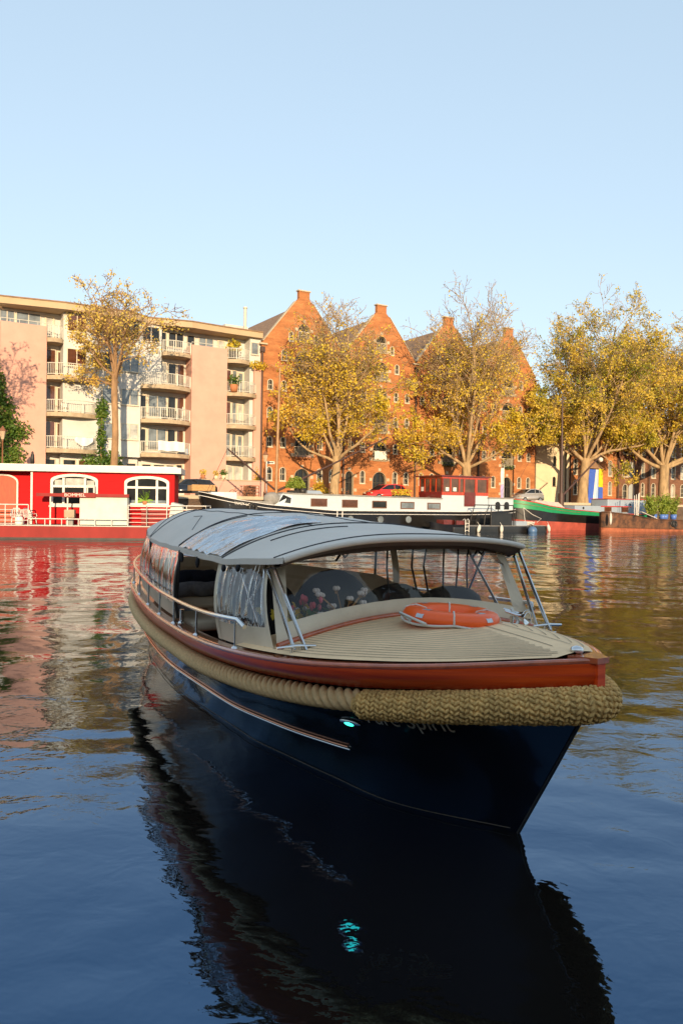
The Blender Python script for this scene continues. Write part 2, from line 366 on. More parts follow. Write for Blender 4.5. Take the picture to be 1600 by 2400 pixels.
def arch_door(w_, h, parent, x, z, y=0.0, rail=True, blocks=True):
    f = MB(); i = arch(0, 0.04, w_ - 0.16, h - 0.12)
    f.band(i, arch(0, 0, w_, h), 0.30, 0.38)
    for px in (-w_ / 6, w_ / 6) : f.box(px - 0.045, px + 0.045, 0.305, 0.375, 0.04, h - 0.14)
    f.box(-w_ / 2 + 0.05, w_ / 2 - 0.05, 0.31, 0.37, h * 0.62 - 0.04, h * 0.62 + 0.04)
    fo = f.build('balcony_door' if rail else 'entrance_door', 'dark_frame', parent, (x, y, z))
    p = MB(); p.sheet(arch(0, 0.02, w_ - 0.1, h - 0.08), 0.385, 0.41); p.build('pane', 'house_glass', fo)
    t = MB()
    t.band(arch(0, 0.0, w_ - 0.02, h - 0.02), arch(0, -0.03, w_ + 0.05, h + 0.04), -0.012, 0.29)
    if blocks:
        for sx in (-1, 1):
            for zz in ((0.0, h - w_ / 2 - 0.15) if rail else (0.95, h - w_ / 2 - 0.1)):
                x0 = sx * (w_ / 2 + 0.08); x1 = sx * (w_ / 2 + 0.42)
                t.box(min(x0, x1), max(x0, x1), -0.03, 0.1, zz - 0.02, zz + 0.30)
        t.box(-0.17, 0.17, -0.035, 0.1, h + 0.085, h + 0.38)
    t.build('stone_trim', 'stone', fo)
    if rail:
        r = MB(); hh = 1.0; x0 = -w_ / 2 + 0.02; x1 = w_ / 2 - 0.02
        for zz in (0.08, hh): r.box(x0, x1, -0.14, -0.10, zz - 0.03, zz + 0.03)
        n = max(6, int(w_ / 0.15))
        for k in range(n + 1):
            xx = x0 + (x1 - x0) * k / n; r.box(xx - 0.022, xx + 0.022, -0.135, -0.105, 0.08, hh)
        for xx in (x0, x1): r.box(xx - 0.03, xx + 0.03, -0.12, 0.0, hh - 0.05, hh + 0.02)
        r.box(x0, x1, -0.16, -0.031, -0.07, -0.02)
        r.build('railing', 'rail_cream', fo)
    return fo
M['dark_frame'] = pm("dark_green_door", (0.05, 0.045, 0.035), 0.5, var=0.2)
M['rail_cream'] = pm("cream_railing", (0.55, 0.47, 0.33), 0.55, var=0.06)
ROWS = [(4.57, 1.4, 0.70), (7.92, 1.08, 0.66), (10.85, 1.08, 0.66), (13.60, 1.05, 0.64)]
def warehouse(side_door):
    root = empty('gable_warehouse', Q(0, 0, 0), QA)
    HW = 4.68
    outline = [(-HW, ST - 0.2), (HW, ST - 0.2), (HW, 18.0), (4.5, 18.35), (0.98, 22.7), (0.60, 23.1), (0.60, 23.85), (-0.60, 23.85), (-0.60, 23.1), (-0.98, 22.7), (-4.5, 18.35), (-HW, 18.0)]
    holes = []; wins = []; doors = []
    for ri, (z, h, ww) in enumerate(ROWS):
        for ox in (-3.7, -2.2, 2.05, 3.55): 
            if ri == 0 and side_door and ox == -3.7: continue
            wins.append((ox, z, ww, h))
    for ox in (-2.2, 2.1): wins.append((ox, 16.64, 0.64, 1.08))
    for ox in (-1.45, 1.42): wins.append((ox, 18.65, 0.55, 1.0))
    for (z, h, ww) in ((7.1, 2.1, 1.84), (10.07, 2.05, 1.84), (12.9, 2.05, 1.8), (15.70, 2.07, 1.8), (18.75, 1.85, 1.3)): doors.append((0, z, ww, h, True))
    doors.append((0, ST, 1.8, 3.15, False))
    if side_door: doors.append((-3.85, ST, 1.05, 3.1, False))
    for (x, z, ww, h) in wins: holes.append(arch(x, z, ww, h))
    for (x, z, ww, h, r) in doors: holes.append(arch(x, z, ww, h))
    m = MB(); m.wall(outline, holes, 0.0, 0.42)
    n = len(outline); D = 0.42
    m.add([(x, 0, z) for x, z in outline] + [(x, D, z) for x, z in outline], [(i, n + i, n + (i + 1) % n, (i + 1) % n) for i in range(n)])
    m.add([(x, D + 0.02, z) for x, z in outline], [tuple(range(n - 1, -1, -1))])
    m.box(-HW, -HW + 0.3, D, 24, ST - 0.2, 17.6); m.box(HW - 0.3, HW, D, 24, ST - 0.2, 17.6)
    m.build('wall', 'brick', root)
    rf = MB()
    for sx in (-1, 1):
        rf.add([(sx * (HW + 0.05), 0.43, 17.55), (0, 0.43, 22.75), (0, 24, 22.75), (sx * (HW + 0.05), 24, 17.55),
                (sx * (HW + 0.05), 0.43, 17.35), (0, 0.43, 22.55), (0, 24, 22.55), (sx * (HW + 0.05), 24, 17.35)],
               [(0, 1, 2, 3), (4, 7, 6, 5), (0, 4, 5, 1), (1, 5, 6, 2), (2, 6, 7, 3), (3, 7, 4, 0)])
    rf.build('roof', 'slate', root)
    cp = MB(); cp.box(-0.72, 0.72, -0.08, 0.5, 23.86, 23.98)
    for sx in (-1, 1):
        cp.beam((sx * 4.55, 0.2, 18.38), (sx * 1.0, 0.2, 22.78), 0.52, 0.07)
        cp.box(min(sx * 4.15, sx * 4.95), max(sx * 4.15, sx * 4.95), -0.22, 0.12, 17.95, 18.1)
    cp.build('coping', 'stone', root)
    for (x, z, ww, h) in wins: arch_window(ww - 0.02, h - 0.02, root, x, z + 0.01)
    for (x, z, ww, h, r) in doors: arch_door(ww - 0.02, h - 0.02, root, x, z + 0.01, 0.0, r)
    dp = MB(); dp.tube([(-HW + 0.02, -0.12, ST), (-HW + 0.02, -0.12, 17.3)], 0.10, 8); dp.box(-HW - 0.2, -HW + 0.24, -0.28, -0.02, 17.2, 17.7)
    dp.build('drainpipe', 'pipe', root)
    return root
GC = [2.72, 12.25, 21.6, 30.9]
labs = ['brick gabled warehouse adjoining the pale apartment block', 'second brick gabled warehouse from the apartment block, its red car parked in front',
        'brick gabled warehouse behind the dark red wheelhouse, third gable from the apartments', 'right-hand brick gabled warehouse, its outer wall beside the cream tower']
w0 = warehouse(False); w1 = warehouse(True); w2 = copy_tree(w0); w3 = copy_tree(w0)
for o, c, l in zip((w0, w1, w2, w3), GC, labs):
    o.location = Q(c, 0, 0); tag(o, l, 'warehouse', 'brick warehouses with stepped-neck gables along the quay')
# skylight and chimney bits
# laundry and flower boxes on balconies
M['ship_blue_box'] = pm('blue_grey_plastic', (.25, .32, .42), .5)
def small_thing(name, mb, mat, t, d, z, label, cat, group=None):
    o = mb.build(name, mat, None, Q(t, d, z), QA); return tag(o, label, cat, group)
lb = MB()
rr = random.Random(3)
for (x0, x1) in ((-0.8, -0.05), (0.0, 0.75)):
    rows = [[(x0 + (x1 - x0) * i / 8, 0.03 * math.sin(i * 1.9 + j * .3), -0.85 * j / 4 - 0.05 * math.sin(i)) for i in range(9)] for j in range(5)]
    lb.grid(rows)
small_thing('hanging_laundry', lb, 'white_paint', GC[1], 0.2, 8.1, 'pale sheets hung over the low balcony railing of the second gabled warehouse', 'laundry')
def flower_box(t, z, label, wd=1.5, seed=1, d=0.28):
    root = qthing('flower_box', t, d, z, label, 'flower box', 'flower boxes on the warehouse balconies')
    m = MB(); m.box(-wd / 2, wd / 2, -0.1, 0.1, -0.2, 0.0); m.build('planter', 'dark_metal', root)
    f = MB(); r_ = random.Random(seed)
    for k in range(120): f.leaf((r_.uniform(-wd / 2, wd / 2), r_.uniform(-0.2, 0.12), r_.uniform(-0.3, 0.2)), 0.16, r_)
    f.build('foliage', 'leaf_green', root)
flower_box(GC[2], 7.1, 'dark flower box of green trailing leaves on the lowest balcony of the third gable', 1.6, 2)
flower_box(GC[3], 7.1, 'flower box hanging on the lowest balcony of the right-hand gable', 1.8, 5)
fb = qthing('flower_pots', GC[0], 0.28, 7.05, 'row of red and white flower pots on the lowest balcony of the first gable', 'flower pots')
m = MB()
for k in range(6): m.lathe([(0.0, -0.2), (0.1, -0.2), (0.13, 0.0), (0.0, 0.0)], (-0.8 + k * 0.3, 0, 0), 8)
m.build('pots', 'terracotta', fb)
m = MB(); r_ = random.Random(8)
for k in range(70): m.leaf((r_.uniform(-0.85, 0.85), r_.uniform(-0.1, 0.1), r_.uniform(0, 0.18)), 0.1, r_)
m.build('blossoms', pm("red_white_flowers", (0.6, 0.1, 0.08), 0.6, col2=(0.8, 0.75, 0.7), scale=12), fb)

# ================================================================== APARTMENT BLOCK
apt = empty('apartment_block', Q(0, 0, 0), QA)
tag(apt, 'pale four-storey apartment block with pink stair towers and curved balconies', 'apartment block')
FL = [3.62, 6.75, 9.85, 12.97, 16.15]
wm = MB()
wm.box(-45, -1.95, 1.6, 14, ST - 0.2, 18.5)            # recessed core
wm.box(-20.6, -13.85, 0.25, 1.62, 6.3, 18.5)           # projecting middle bay
wm.box(-13.85, -11.9, 0.45, 1.62, 12.6, 18.5)
wm.box(-3.1, -1.95, 0.3, 1.62, ST - 0.2, 18.5)
wm.build('wall', 'panel_white', apt)
pk = MB(); pk.box(-25.6, -22.0, -0.06, 1.62, ST - 0.2, 17.02); pk.build('stair_tower', 'pink', apt)
pk = MB(); pk.box(-9.15, -5.6, -0.06, 1.62, ST - 0.2, 17.05); pk.build('stair_tower', 'pink', apt)
pk = MB(); pk.box(-2.72, -1.95, 0.02, 0.31, ST - 0.2, 15.6); pk.build('corner_pier', 'pink', apt)
# zigzag roof fascia
rp = [(-45, 0.9), (-26, 0.2), (-20.6, -0.75), (-14.9, -0.75), (-13.2, 0.35), (-9.3, -0.5), (-5.3, -0.2), (-1.95, -0.2), (-1.95, 14), (-45, 14)]
fa = MB(); fa.slab(rp, 18.52, 19.05); fa.build('fascia', 'fascia', apt)
fa = MB(); fa.slab([(x, y - (0.08 if y < 5 else 0)) for x, y in rp], 19.054, 19.16); fa.build('roof', 'slate', apt)
def awin(x0, x1, z0, z1, y, cols=2, glass='glass_blue', sill=True, name='window', trans=0.0):
    f = MB(); b = 0.06; X = x1 - x0; Z = z1 - z0
    f.band(rect(b, X - b, b, Z - b), rect(0, X, 0, Z), -0.07, 0.02)
    for k in range(1, cols): f.box(X * k / cols - 0.035, X * k / cols + 0.035, -0.065, 0.01, b, Z - b)
    if trans: f.box(b, X - b, -0.062, 0.008, Z * trans - 0.03, Z * trans + 0.03)
    if sill: f.box(-0.04, X + 0.04, -0.14, -0.071, -0.06, 0.0)
    fo = f.build(name, 'win_white', apt, (x0, y, z0))
    p = MB(); p.box(b - 0.01, X - b + 0.01, -0.03, -0.012, b - 0.01, Z - b + 0.01); p.build('pane', glass, fo)
    return fo
def adoor(x0, x1, z0, z1, y, glass='house_glass'):
    f = MB(); X = x1 - x0; Z = z1 - z0
    f.band(rect(0.14, X - 0.14, 0.14, Z - 0.14), rect(0, X, 0, Z), -0.07, 0.02)
    fo = f.build('door', 'win_white', apt, (x0, y, z0))
    p = MB(); p.box(0.13, X - 0.13, -0.03, -0.012, 0.13, Z - 0.13); p.build('pane', glass, fo)
def balcony(x0, x1, zf, bulge=0.9, back=1.6, solid=None, curved=0.6):
    """curved concrete slab with a white baluster railing"""
    n = 12; pts = []
    for i in range(n + 1):
        u = i / n; pts.append((x0 + (x1 - x0) * u, 0.35 - bulge * math.sin(math.pi * (0.18 + 0.82 * u) ** curved) if False else 0.1 - bulge * (1 - (2 * u - 1) ** 2)))
    m = MB(); m.slab([(x0, back)] + pts + [(x1, back)][::1], zf - 0.38, zf - 0.02)
    bo = m.build('balcony', 'concrete', apt)
    r = MB(); pp = [(x, y + 0.06, zf) for x, y in pts]
    for zz in (0.10, 1.03): r.tube([(x, y, zf + zz) for x, y, z in pp], 0.035, 6)
    L = 0.0; step = 0.16; need = 0.0
    for (x, y, z), (x2, y2, z2) in zip(pp[:-1], pp[1:]):
        d = math.hypot(x2 - x, y2 - y); k = need
        while k < d:
            u = k / d; xx = x + (x2 - x) * u; yy = y + (y2 - y) * u
            r.box(xx - 0.016, xx + 0.016, yy - 0.016, yy + 0.016, zf + 0.10, zf + 1.02); k += step
        need = k - d
    for i in (0, 4, 8, 12): x, y, z = pp[i]; r.box(x - 0.035, x + 0.035, y - 0.035, y + 0.035, zf - 0.1, zf + 1.06)
    r.build('railing', 'rail_white', bo)
    return bo
YB = 1.58
rg = random.Random(11); gl = ['house_glass', 'glass_blue', 'glass_brown', 'glass_curtain', 'glass_blue']
for zi, zf in enumerate(FL[1:4]):
    # left bay, -22 .. -17.6
    balcony(-21.95, -17.7, zf)
    awin(-21.85, -20.95, zf + 0.1, zf + 2.45, YB, 1, 'glass_brown', False)
    adoor(-20.9, -20.05, zf, zf + 2.4, YB, 'glass_brown')
    awin(-19.95, -18.9 + 0.1, zf + 0.4, zf + 2.4, YB, 1, rg.choice(gl), False)
    # middle balcony bay -13.8 .. -9.2
    balcony(-13.8, -9.2, zf)
    adoor(-13.7, -12.85, zf, zf + 2.4, YB)
    awin(-12.75, -11.0, zf + 0.35, zf + 2.4, YB, 2, 'glass_blue' if zi < 2 else 'glass_curtain', False)
    awin(-10.9, -10.1, zf + 0.35, zf + 2.4, YB, 1, 'house_glass', False)
    awin(-10.0, -9.3, zf + 0.35, zf + 2.4, YB, 1, 'glass_brown', False)
    # right bay -5.6 .. -2
    balcony(-5.55, -2.35, zf, 0.75, 1.6)
    awin(-5.5, -4.5, zf + 0.2, zf + 2.4, YB, 2, 'glass_brown' if zi else 'glass_blue', False)
    awin(-4.4, -3.9, zf + 0.2, zf + 2.4, YB, 1, 'glass_blue', False)
    adoor(-3.85, -3.15, zf, zf + 2.3, YB, rg.choice(gl))
# middle projecting bay windows
for zi, z in enumerate((7.85, 10.95, 13.95, 17.0)):
    awin(-15.6, -14.05, z if z < 16 else 16.9, (z if z < 16 else 16.9) + 1.45, 0.24, 2, ('glass_curtain', 'glass_blue', 'glass_blue', 'house_glass')[zi])
    if z > 11: awin(-20.3, -18.65, (z if z < 16 else 16.9), (z if z < 16 else 16.9) + 1.5, 0.24, 2, ('glass_brown' if z < 16 else 'glass_brown'))
    if z > 11: awin(-18.1, -16.5, (z if z < 16 else 16.9), (z if z < 16 else 16.9) + 1.5, 0.24, 2, 'house_glass' if z < 16 else 'glass_blue')
    if z < 11: awin(-17.3, -16.1, z, z + 1.4, 0.24, 1, 'glass_blue')
# top floor
awin(-25.5, -24.3, 17.2, 18.35, 1.58, 2, 'glass_blue', False); awin(-24.2, -22.2, 17.2, 18.35, 1.58, 2, 'glass_blue', False)
adoor(-21.9, -21.1, 16.3, 18.3, 1.58, 'glass_curtain')
awin(-13.7, -12.1, 16.9, 18.3, 0.44, 2, 'house_glass'); 
adoor(-11.7, -11.0, 16.2, 18.3, 1.58); awin(-10.9, -9.4, 16.9, 18.3, 1.58, 2, 'house_glass', False); awin(-9.1, -8.3, 17.15, 18.25, 1.58, 1, 'house_glass', False)
awin(-7.9, -6.4, 17.15, 18.25, 1.58, 2, 'glass_blue', False); adoor(-6.0, -5.2, 16.3, 18.2, 1.58, 'glass_curtain')
awin(-4.9, -3.7, 16.3, 18.1, 1.58, 1, 'glass_curtain', False); awin(-3.0, -2.2, 16.9, 18.1, 0.29, 1, 'glass_blue')
balcony(-11.85, -9.2, 16.15, 0.4, 1.6); balcony(-21.95, -20.65, 16.15, 0.3, 1.6); balcony(-5.55, -3.15, 16.15, 0.5, 1.6)
# ground floor
gf = MB(); gf.box(-20.6, -13.85, 1.0, 1.61, ST - 0.2, 6.28); gf.build('ground_floor_wall', 'panel_white', apt)
for (x0, x1, g_) in ((-21.8, -20.9, 'house_glass'), (-20.4, -19.3, 'house_glass'), (-19.1, -18.0, 'glass_brown')): awin(x0, x1, 4.4, 5.9, 0.98 if x0 > -20.6 else YB, 1, g_, False)
for (x0, x1) in ((-14.9, -14.0), (-13.3, -12.4), (-12.2, -11.1), (-11.0, -10.2)): awin(x0, x1, 4.5, 5.8, 0.98 if x1 < -13.9 else YB, 1, 'house_glass', False)
adoor(-10.1, -9.3, 3.4, 5.95, YB)
for (x0, x1) in ((-5.5, -4.9), (-4.8, -4.2), (-4.1, -3.3)): awin(x0, x1, 3.7, 5.95, YB, 1, 'glass_curtain', False)
tr = MB()
for (x0, x1, y) in ((-25.6, -22.0, -0.02), (-9.15, -5.6, -0.02)):
    tr.tube([(x0, y, 17.3), (x1, y, 17.3)], 0.03, 6)
    for k in range(6): tr.tube([(x0 + (x1 - x0) * k / 5, y, 17.02), (x0 + (x1 - x0) * k / 5, y, 17.3)], 0.02, 5)
tr.build('terrace_rail', 'rail_white', apt)
ch = MB(); ch.tube([(-2.8, 2.2, 19.1), (-2.8, 2.2, 21.8)], 0.16, 10); ch.tube([(-2.8, 2.2, 21.8), (-2.8, 2.2, 21.95)], 0.22, 10)
ch.build('chimney', 'win_white', apt)
ch = MB(); ch.box(-4.6, -2.1, 3.0, 6.0, 19.17, 20.2); ch.build('roof_hut', 'panel_white', apt)
lb = MB(); lb.grid([[(-1.25 + 2.5 * i / 14, -0.04 * math.sin(i * 1.3) - 0.02 * j, -0.9 * j / 4 + 0.03 * math.sin(i * 0.9)) for i in range(15)] for j in range(5)])
small_thing('bed_sheet', lb, 'white_paint', -11.3, 0.86, 7.83, 'white bed sheet hung over the lowest middle balcony of the apartments', 'bed sheet')
lb = MB(); lb.grid([[(-0.75 + 1.5 * i / 10, -0.03 * math.sin(i * 1.3), -0.75 * j / 4 * math.sin(math.pi * (0.15 + .7 * i / 10))) for i in range(11)] for j in range(5)])
small_thing('towel', lb, 'white_paint', -19.0, 0.72, 7.75, 'white towel over the lowest left balcony of the apartments', 'towel')
lw = qthing('garden_wall', -5.6, 3.0, ST, 'low pink rendered wall in front of the pink tower, behind the bicycles', 'wall')
m = MB(); m.box(-3.6, 3.0, 0, 0.3, -0.1, 1.6); m.build('wall', 'pink', lw)
m = MB(); m.box(-3.65, 3.05, -0.05, 0.35, 1.605, 1.7); m.build('coping', 'concrete', lw)
def pot_plant(t, d, z, label, s=1.0, leaf='leaf_green', seed=0, pot='terracotta', grp='potted plants on the low pink wall'):
    root = qthing('potted_plant', t, d, z, label, 'potted plant', grp)
    m = MB(); m.lathe([(0, 0), (0.16 * s, 0), (0.22 * s, 0.36 * s), (0.19 * s, 0.36 * s), (0.17 * s, 0.3 * s), (0, 0.3 * s)], n=12); m.build('pot', pot, root)
    f = MB(); r_ = random.Random(seed)
    for k in range(130):
        v = Vector((r_.gauss(0, 1), r_.gauss(0, 1), r_.gauss(0, 1))).normalized() * r_.random() ** .5 * 0.36 * s
        f.leaf((v.x, v.y, 0.58 * s + v.z * 0.9), 0.15 * s, r_)
    f.build('foliage', leaf, root)
pot_plant(-9.0, 2.85, 4.45, 'terracotta pot of autumn leaves on the low wall, nearest the dark estate car', 1.0, 'leaf_rust', 1)
pot_plant(-7.75, 2.85, 4.45, 'yellow pot with a red-flowered plant on the low pink wall', 0.9, 'leaf_rust', 2, 'cream_render')
pot_plant(-7.0, 2.85, 4.45, 'bushy green plant in a pale pot, rightmost on the low pink wall', 1.05, 'leaf_green', 3, 'cream_render')
pot_plant(-4.7, -0.6, 16.2, 'tall green plant on the top right balcony of the apartments', 2.2, 'leaf_olive', 4, 'dark_metal', 'plants on the apartment balconies')
pot_plant(-5.0, 0.35, 12.97, 'leafy green plant behind the railing on the third-floor right balcony', 1.9, 'leaf_green', 5, 'terracotta', 'plants on the apartment balconies')

def balcony_chair(t, d, z, rot, label, mat='dark_metal'):
    o = qthing('balcony_chair', t, d, z, label, 'chair', 'chairs on the apartment balconies', rot)
    m = MB(); m.box(-.22, .22, -.22, .22, .43, .47); m.build('seat', mat, o)
    m = MB(); m.box(-.22, .22, .2, .23, .55, .9); m.build('backrest', mat, o)
    for sx in (-1, 1):
        for sy in (-1, 1): m = MB(); m.tube([(sx * .2, sy * .2, 0), (sx * .2, sy * .2, .43 if sy < 0 else .88)], .015, 5); m.build('leg', mat, o)
balcony_chair(-10.6, 0.1, 9.85, .4, 'dark chair on the third-level middle balcony, nearer the pink tower')
balcony_chair(-11.8, 0.1, 9.85, -.5, 'dark chair on the third-level middle balcony, left of the other chair')
balcony_chair(-4.6, -.2, 6.75, .2, 'dark chair behind the railing of the lowest right balcony')
balcony_chair(-20.4, -.2, 9.85, .8, 'pale chair on the second left balcony of the apartments', 'white_paint')
m = MB(); m.tube([(0, 0, 0), (0, 0, 1.3)], .03, 6); m.lathe([(.03, 1.3), (.09, .5), (.03, .35)], n=8)
small_thing('folded_parasol', m, 'white_paint', -10.0, 0.1, 9.85, 'folded pale parasol standing on the third-level middle balcony', 'parasol')
m = MB(); m.bbox(-.5, .5, -.25, .25, 0, .55, .04)
small_thing('storage_box', m, 'ship_blue_box', -9.9, -.2, 6.75, 'blue-grey storage box on the lowest middle balcony', 'box')
# ================================================================== HOUSES TO THE RIGHT
hw = empty('brown_brick_house', Q(36.6, 0, 0), QA); tag(hw, 'dark brown brick house squeezed between the gabled warehouse and the cream tower', 'house')
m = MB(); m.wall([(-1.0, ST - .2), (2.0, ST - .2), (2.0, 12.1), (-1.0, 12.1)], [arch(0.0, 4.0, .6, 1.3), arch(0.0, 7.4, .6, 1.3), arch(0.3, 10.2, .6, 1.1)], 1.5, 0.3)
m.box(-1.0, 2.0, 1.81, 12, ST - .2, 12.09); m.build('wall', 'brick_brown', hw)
for (x, z, h) in ((0, 4.0, 1.3), (0, 7.4, 1.3), (0.3, 10.2, 1.1)): arch_window(.58, h - .02, hw, x, z + .01, 1.5)
m = MB(); m.box(-1.05, 2.05, 1.35, 12, 12.1, 12.3); m.build('cornice', 'concrete', hw)
m = MB(); m.sheet([(-1.0, 12.31), (4.8, 12.31), (4.4, 16.4), (-0.6, 16.4)], 2.2, 11); m.build('roof', 'slate', hw)
m = MB(); m.box(1.2, 2.4, 2.0, 2.6, 13.4, 15.2); d_o = m.build('dormer', 'panel_white', hw)
m = MB(); m.box(1.3, 2.3, 1.97, 1.995, 13.5, 15.1); m.build('pane', 'glass_blue', d_o)
m = MB(); m.box(4.0, 4.9, 1.6, 2.6, 12.32, 16.9); m.build('chimney', 'cream_render', hw)
tw = empty('cream_tower', Q(37.25, 0, 0), QA); tag(tw, 'cream rendered tower house with two small arched windows and tree shadows', 'house')
hs = [arch(0.55, 7.6, .55, 1.25), arch(0.5, 5.0, .55, 1.2)]
m = MB(); m.wall([(0.05, ST - .2), (3.2, ST - .2), (3.2, 12.6), (0.05, 12.6)], hs, 0.0, 0.3)
for v in range(len(m.v)): x, y, z = m.v[v]; m.v[v] = (x + 1.2, y - 0.05, z)
m.add([(0, 1.4, ST - .2), (1.25, -0.05, ST - .2), (1.25, -0.05, 12.6), (0, 1.4, 12.4)], [(0, 1, 2, 3)])
m.add([(0, 1.4, ST - .2), (0, 12, ST - .2), (0, 12, 12.4), (0, 1.4, 12.4)], [(0, 3, 2, 1)])
m.box(1.3, 4.39, 0.31, 12, ST - .2, 12.59); m.build('wall', 'cream_render', tw)
for (x, z, h) in ((0.55, 7.6, 1.25), (0.5, 5.0, 1.2)): arch_window(.53, h - .02, tw, x + 1.2, z + .01, -0.05, frame='dark_frame')
m = MB(); m.box(-0.05, 4.45, -0.12, 12.05, 12.61, 12.8); m.build('parapet', 'stone', tw)
m = MB(); m.tube([(3.7, -0.15, ST), (3.7, -0.15, 12.5)], 0.07, 8); m.build('drainpipe', 'pipe', tw)
def brick_house(t0, wd, H, label, cols, rows, shutters, mat, seed, roofh=3.0):
    root = empty('brick_house', Q(t0, 0, 0), QA); tag(root, label, 'house', 'lower brick houses right of the tower')
    r_ = random.Random(seed); holes = []; L = []
    for j, (z, h) in enumerate(rows):
        for i, (x, ww) in enumerate(cols):
            zz, hh = (ST, 2.9) if (j == 0 and ww > 1.05) else (z, h)
            holes.append(arch(x, zz, ww, hh)); L.append((x, zz, ww, hh, i, j))
    m = MB(); m.wall([(0, ST - .2), (wd, ST - .2), (wd, H), (0, H)], holes, 0.0, 0.3); m.box(0, wd, 0.31, 14, ST - .2, H - .01); m.build('wall', mat, root)
    for (x, z, ww, h, i, j) in L:
        arch_window(ww - .02, h - .02, root, x, z + .01, 0, glass=('house_glass', 'glass_blue', 'glass_curtain')[r_.randrange(3)], bars=3)
        if (i in shutters):
            s = MB(); s.sheet(arch(0, 0, ww, h), -0.09, -0.03); s.box(-ww / 2, ww / 2, -0.1, -0.091, 0.3, 0.36); s.box(-ww / 2, ww / 2, -0.1, -0.091, h * .6, h * .6 + .06)
            s.build('shutter', 'shutter', root, (x + ww * 1.05, 0, z))
    c = MB(); c.box(-0.02, wd + .02, -0.25, 0.3, H, H + .22); c.build('cornice', 'win_white', root)
    rf = MB(); rf.add([(0, 0.1, H + .23), (wd, 0.1, H + .23), (wd, 2.4, H + roofh), (0, 2.4, H + roofh), (0, 14, H + roofh), (wd, 14, H + roofh), (wd, 14, H + .23), (0, 14, H + .23)],
                      [(0, 1, 2, 3), (3, 2, 5, 4), (4, 5, 6, 7), (0, 3, 4, 7), (1, 6, 5, 2)]); rf.build('roof', 'slate', root)
    for px in (0.15, wd * .5):
        dp = MB(); dp.tube([(px, -0.12, ST), (px, -0.12, H)], 0.07, 6); dp.build('drainpipe', 'pipe', root)
    return root
M['shutter'] = pm("grey_shutter", (0.36, 0.38, 0.37), 0.7, var=0.08)
rws = [(4.0, 1.9), (6.6, 2.1), (9.7, 1.9)]
brick_house(41.7, 9.2, 12.6, 'brick house with brown arched windows, directly behind the blue banners', [(1.2, .8), (3.2, .8), (5.3, .8), (7.9, .8)], rws, (), 'brick', 1, 3.4)
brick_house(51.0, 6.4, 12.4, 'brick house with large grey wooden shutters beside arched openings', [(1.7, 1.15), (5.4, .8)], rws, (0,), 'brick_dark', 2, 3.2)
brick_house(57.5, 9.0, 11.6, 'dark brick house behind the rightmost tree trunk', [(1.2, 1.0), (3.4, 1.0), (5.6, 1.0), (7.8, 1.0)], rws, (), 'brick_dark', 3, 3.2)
brick_house(66.6, 12.0, 12.6, 'orange brick house at the right edge beyond the dark one', [(1.2, .9), (3.4, .9), (5.6, 1.1), (7.8, .9), (10.0, .9)], rws, (), 'brick', 4, 3.2)
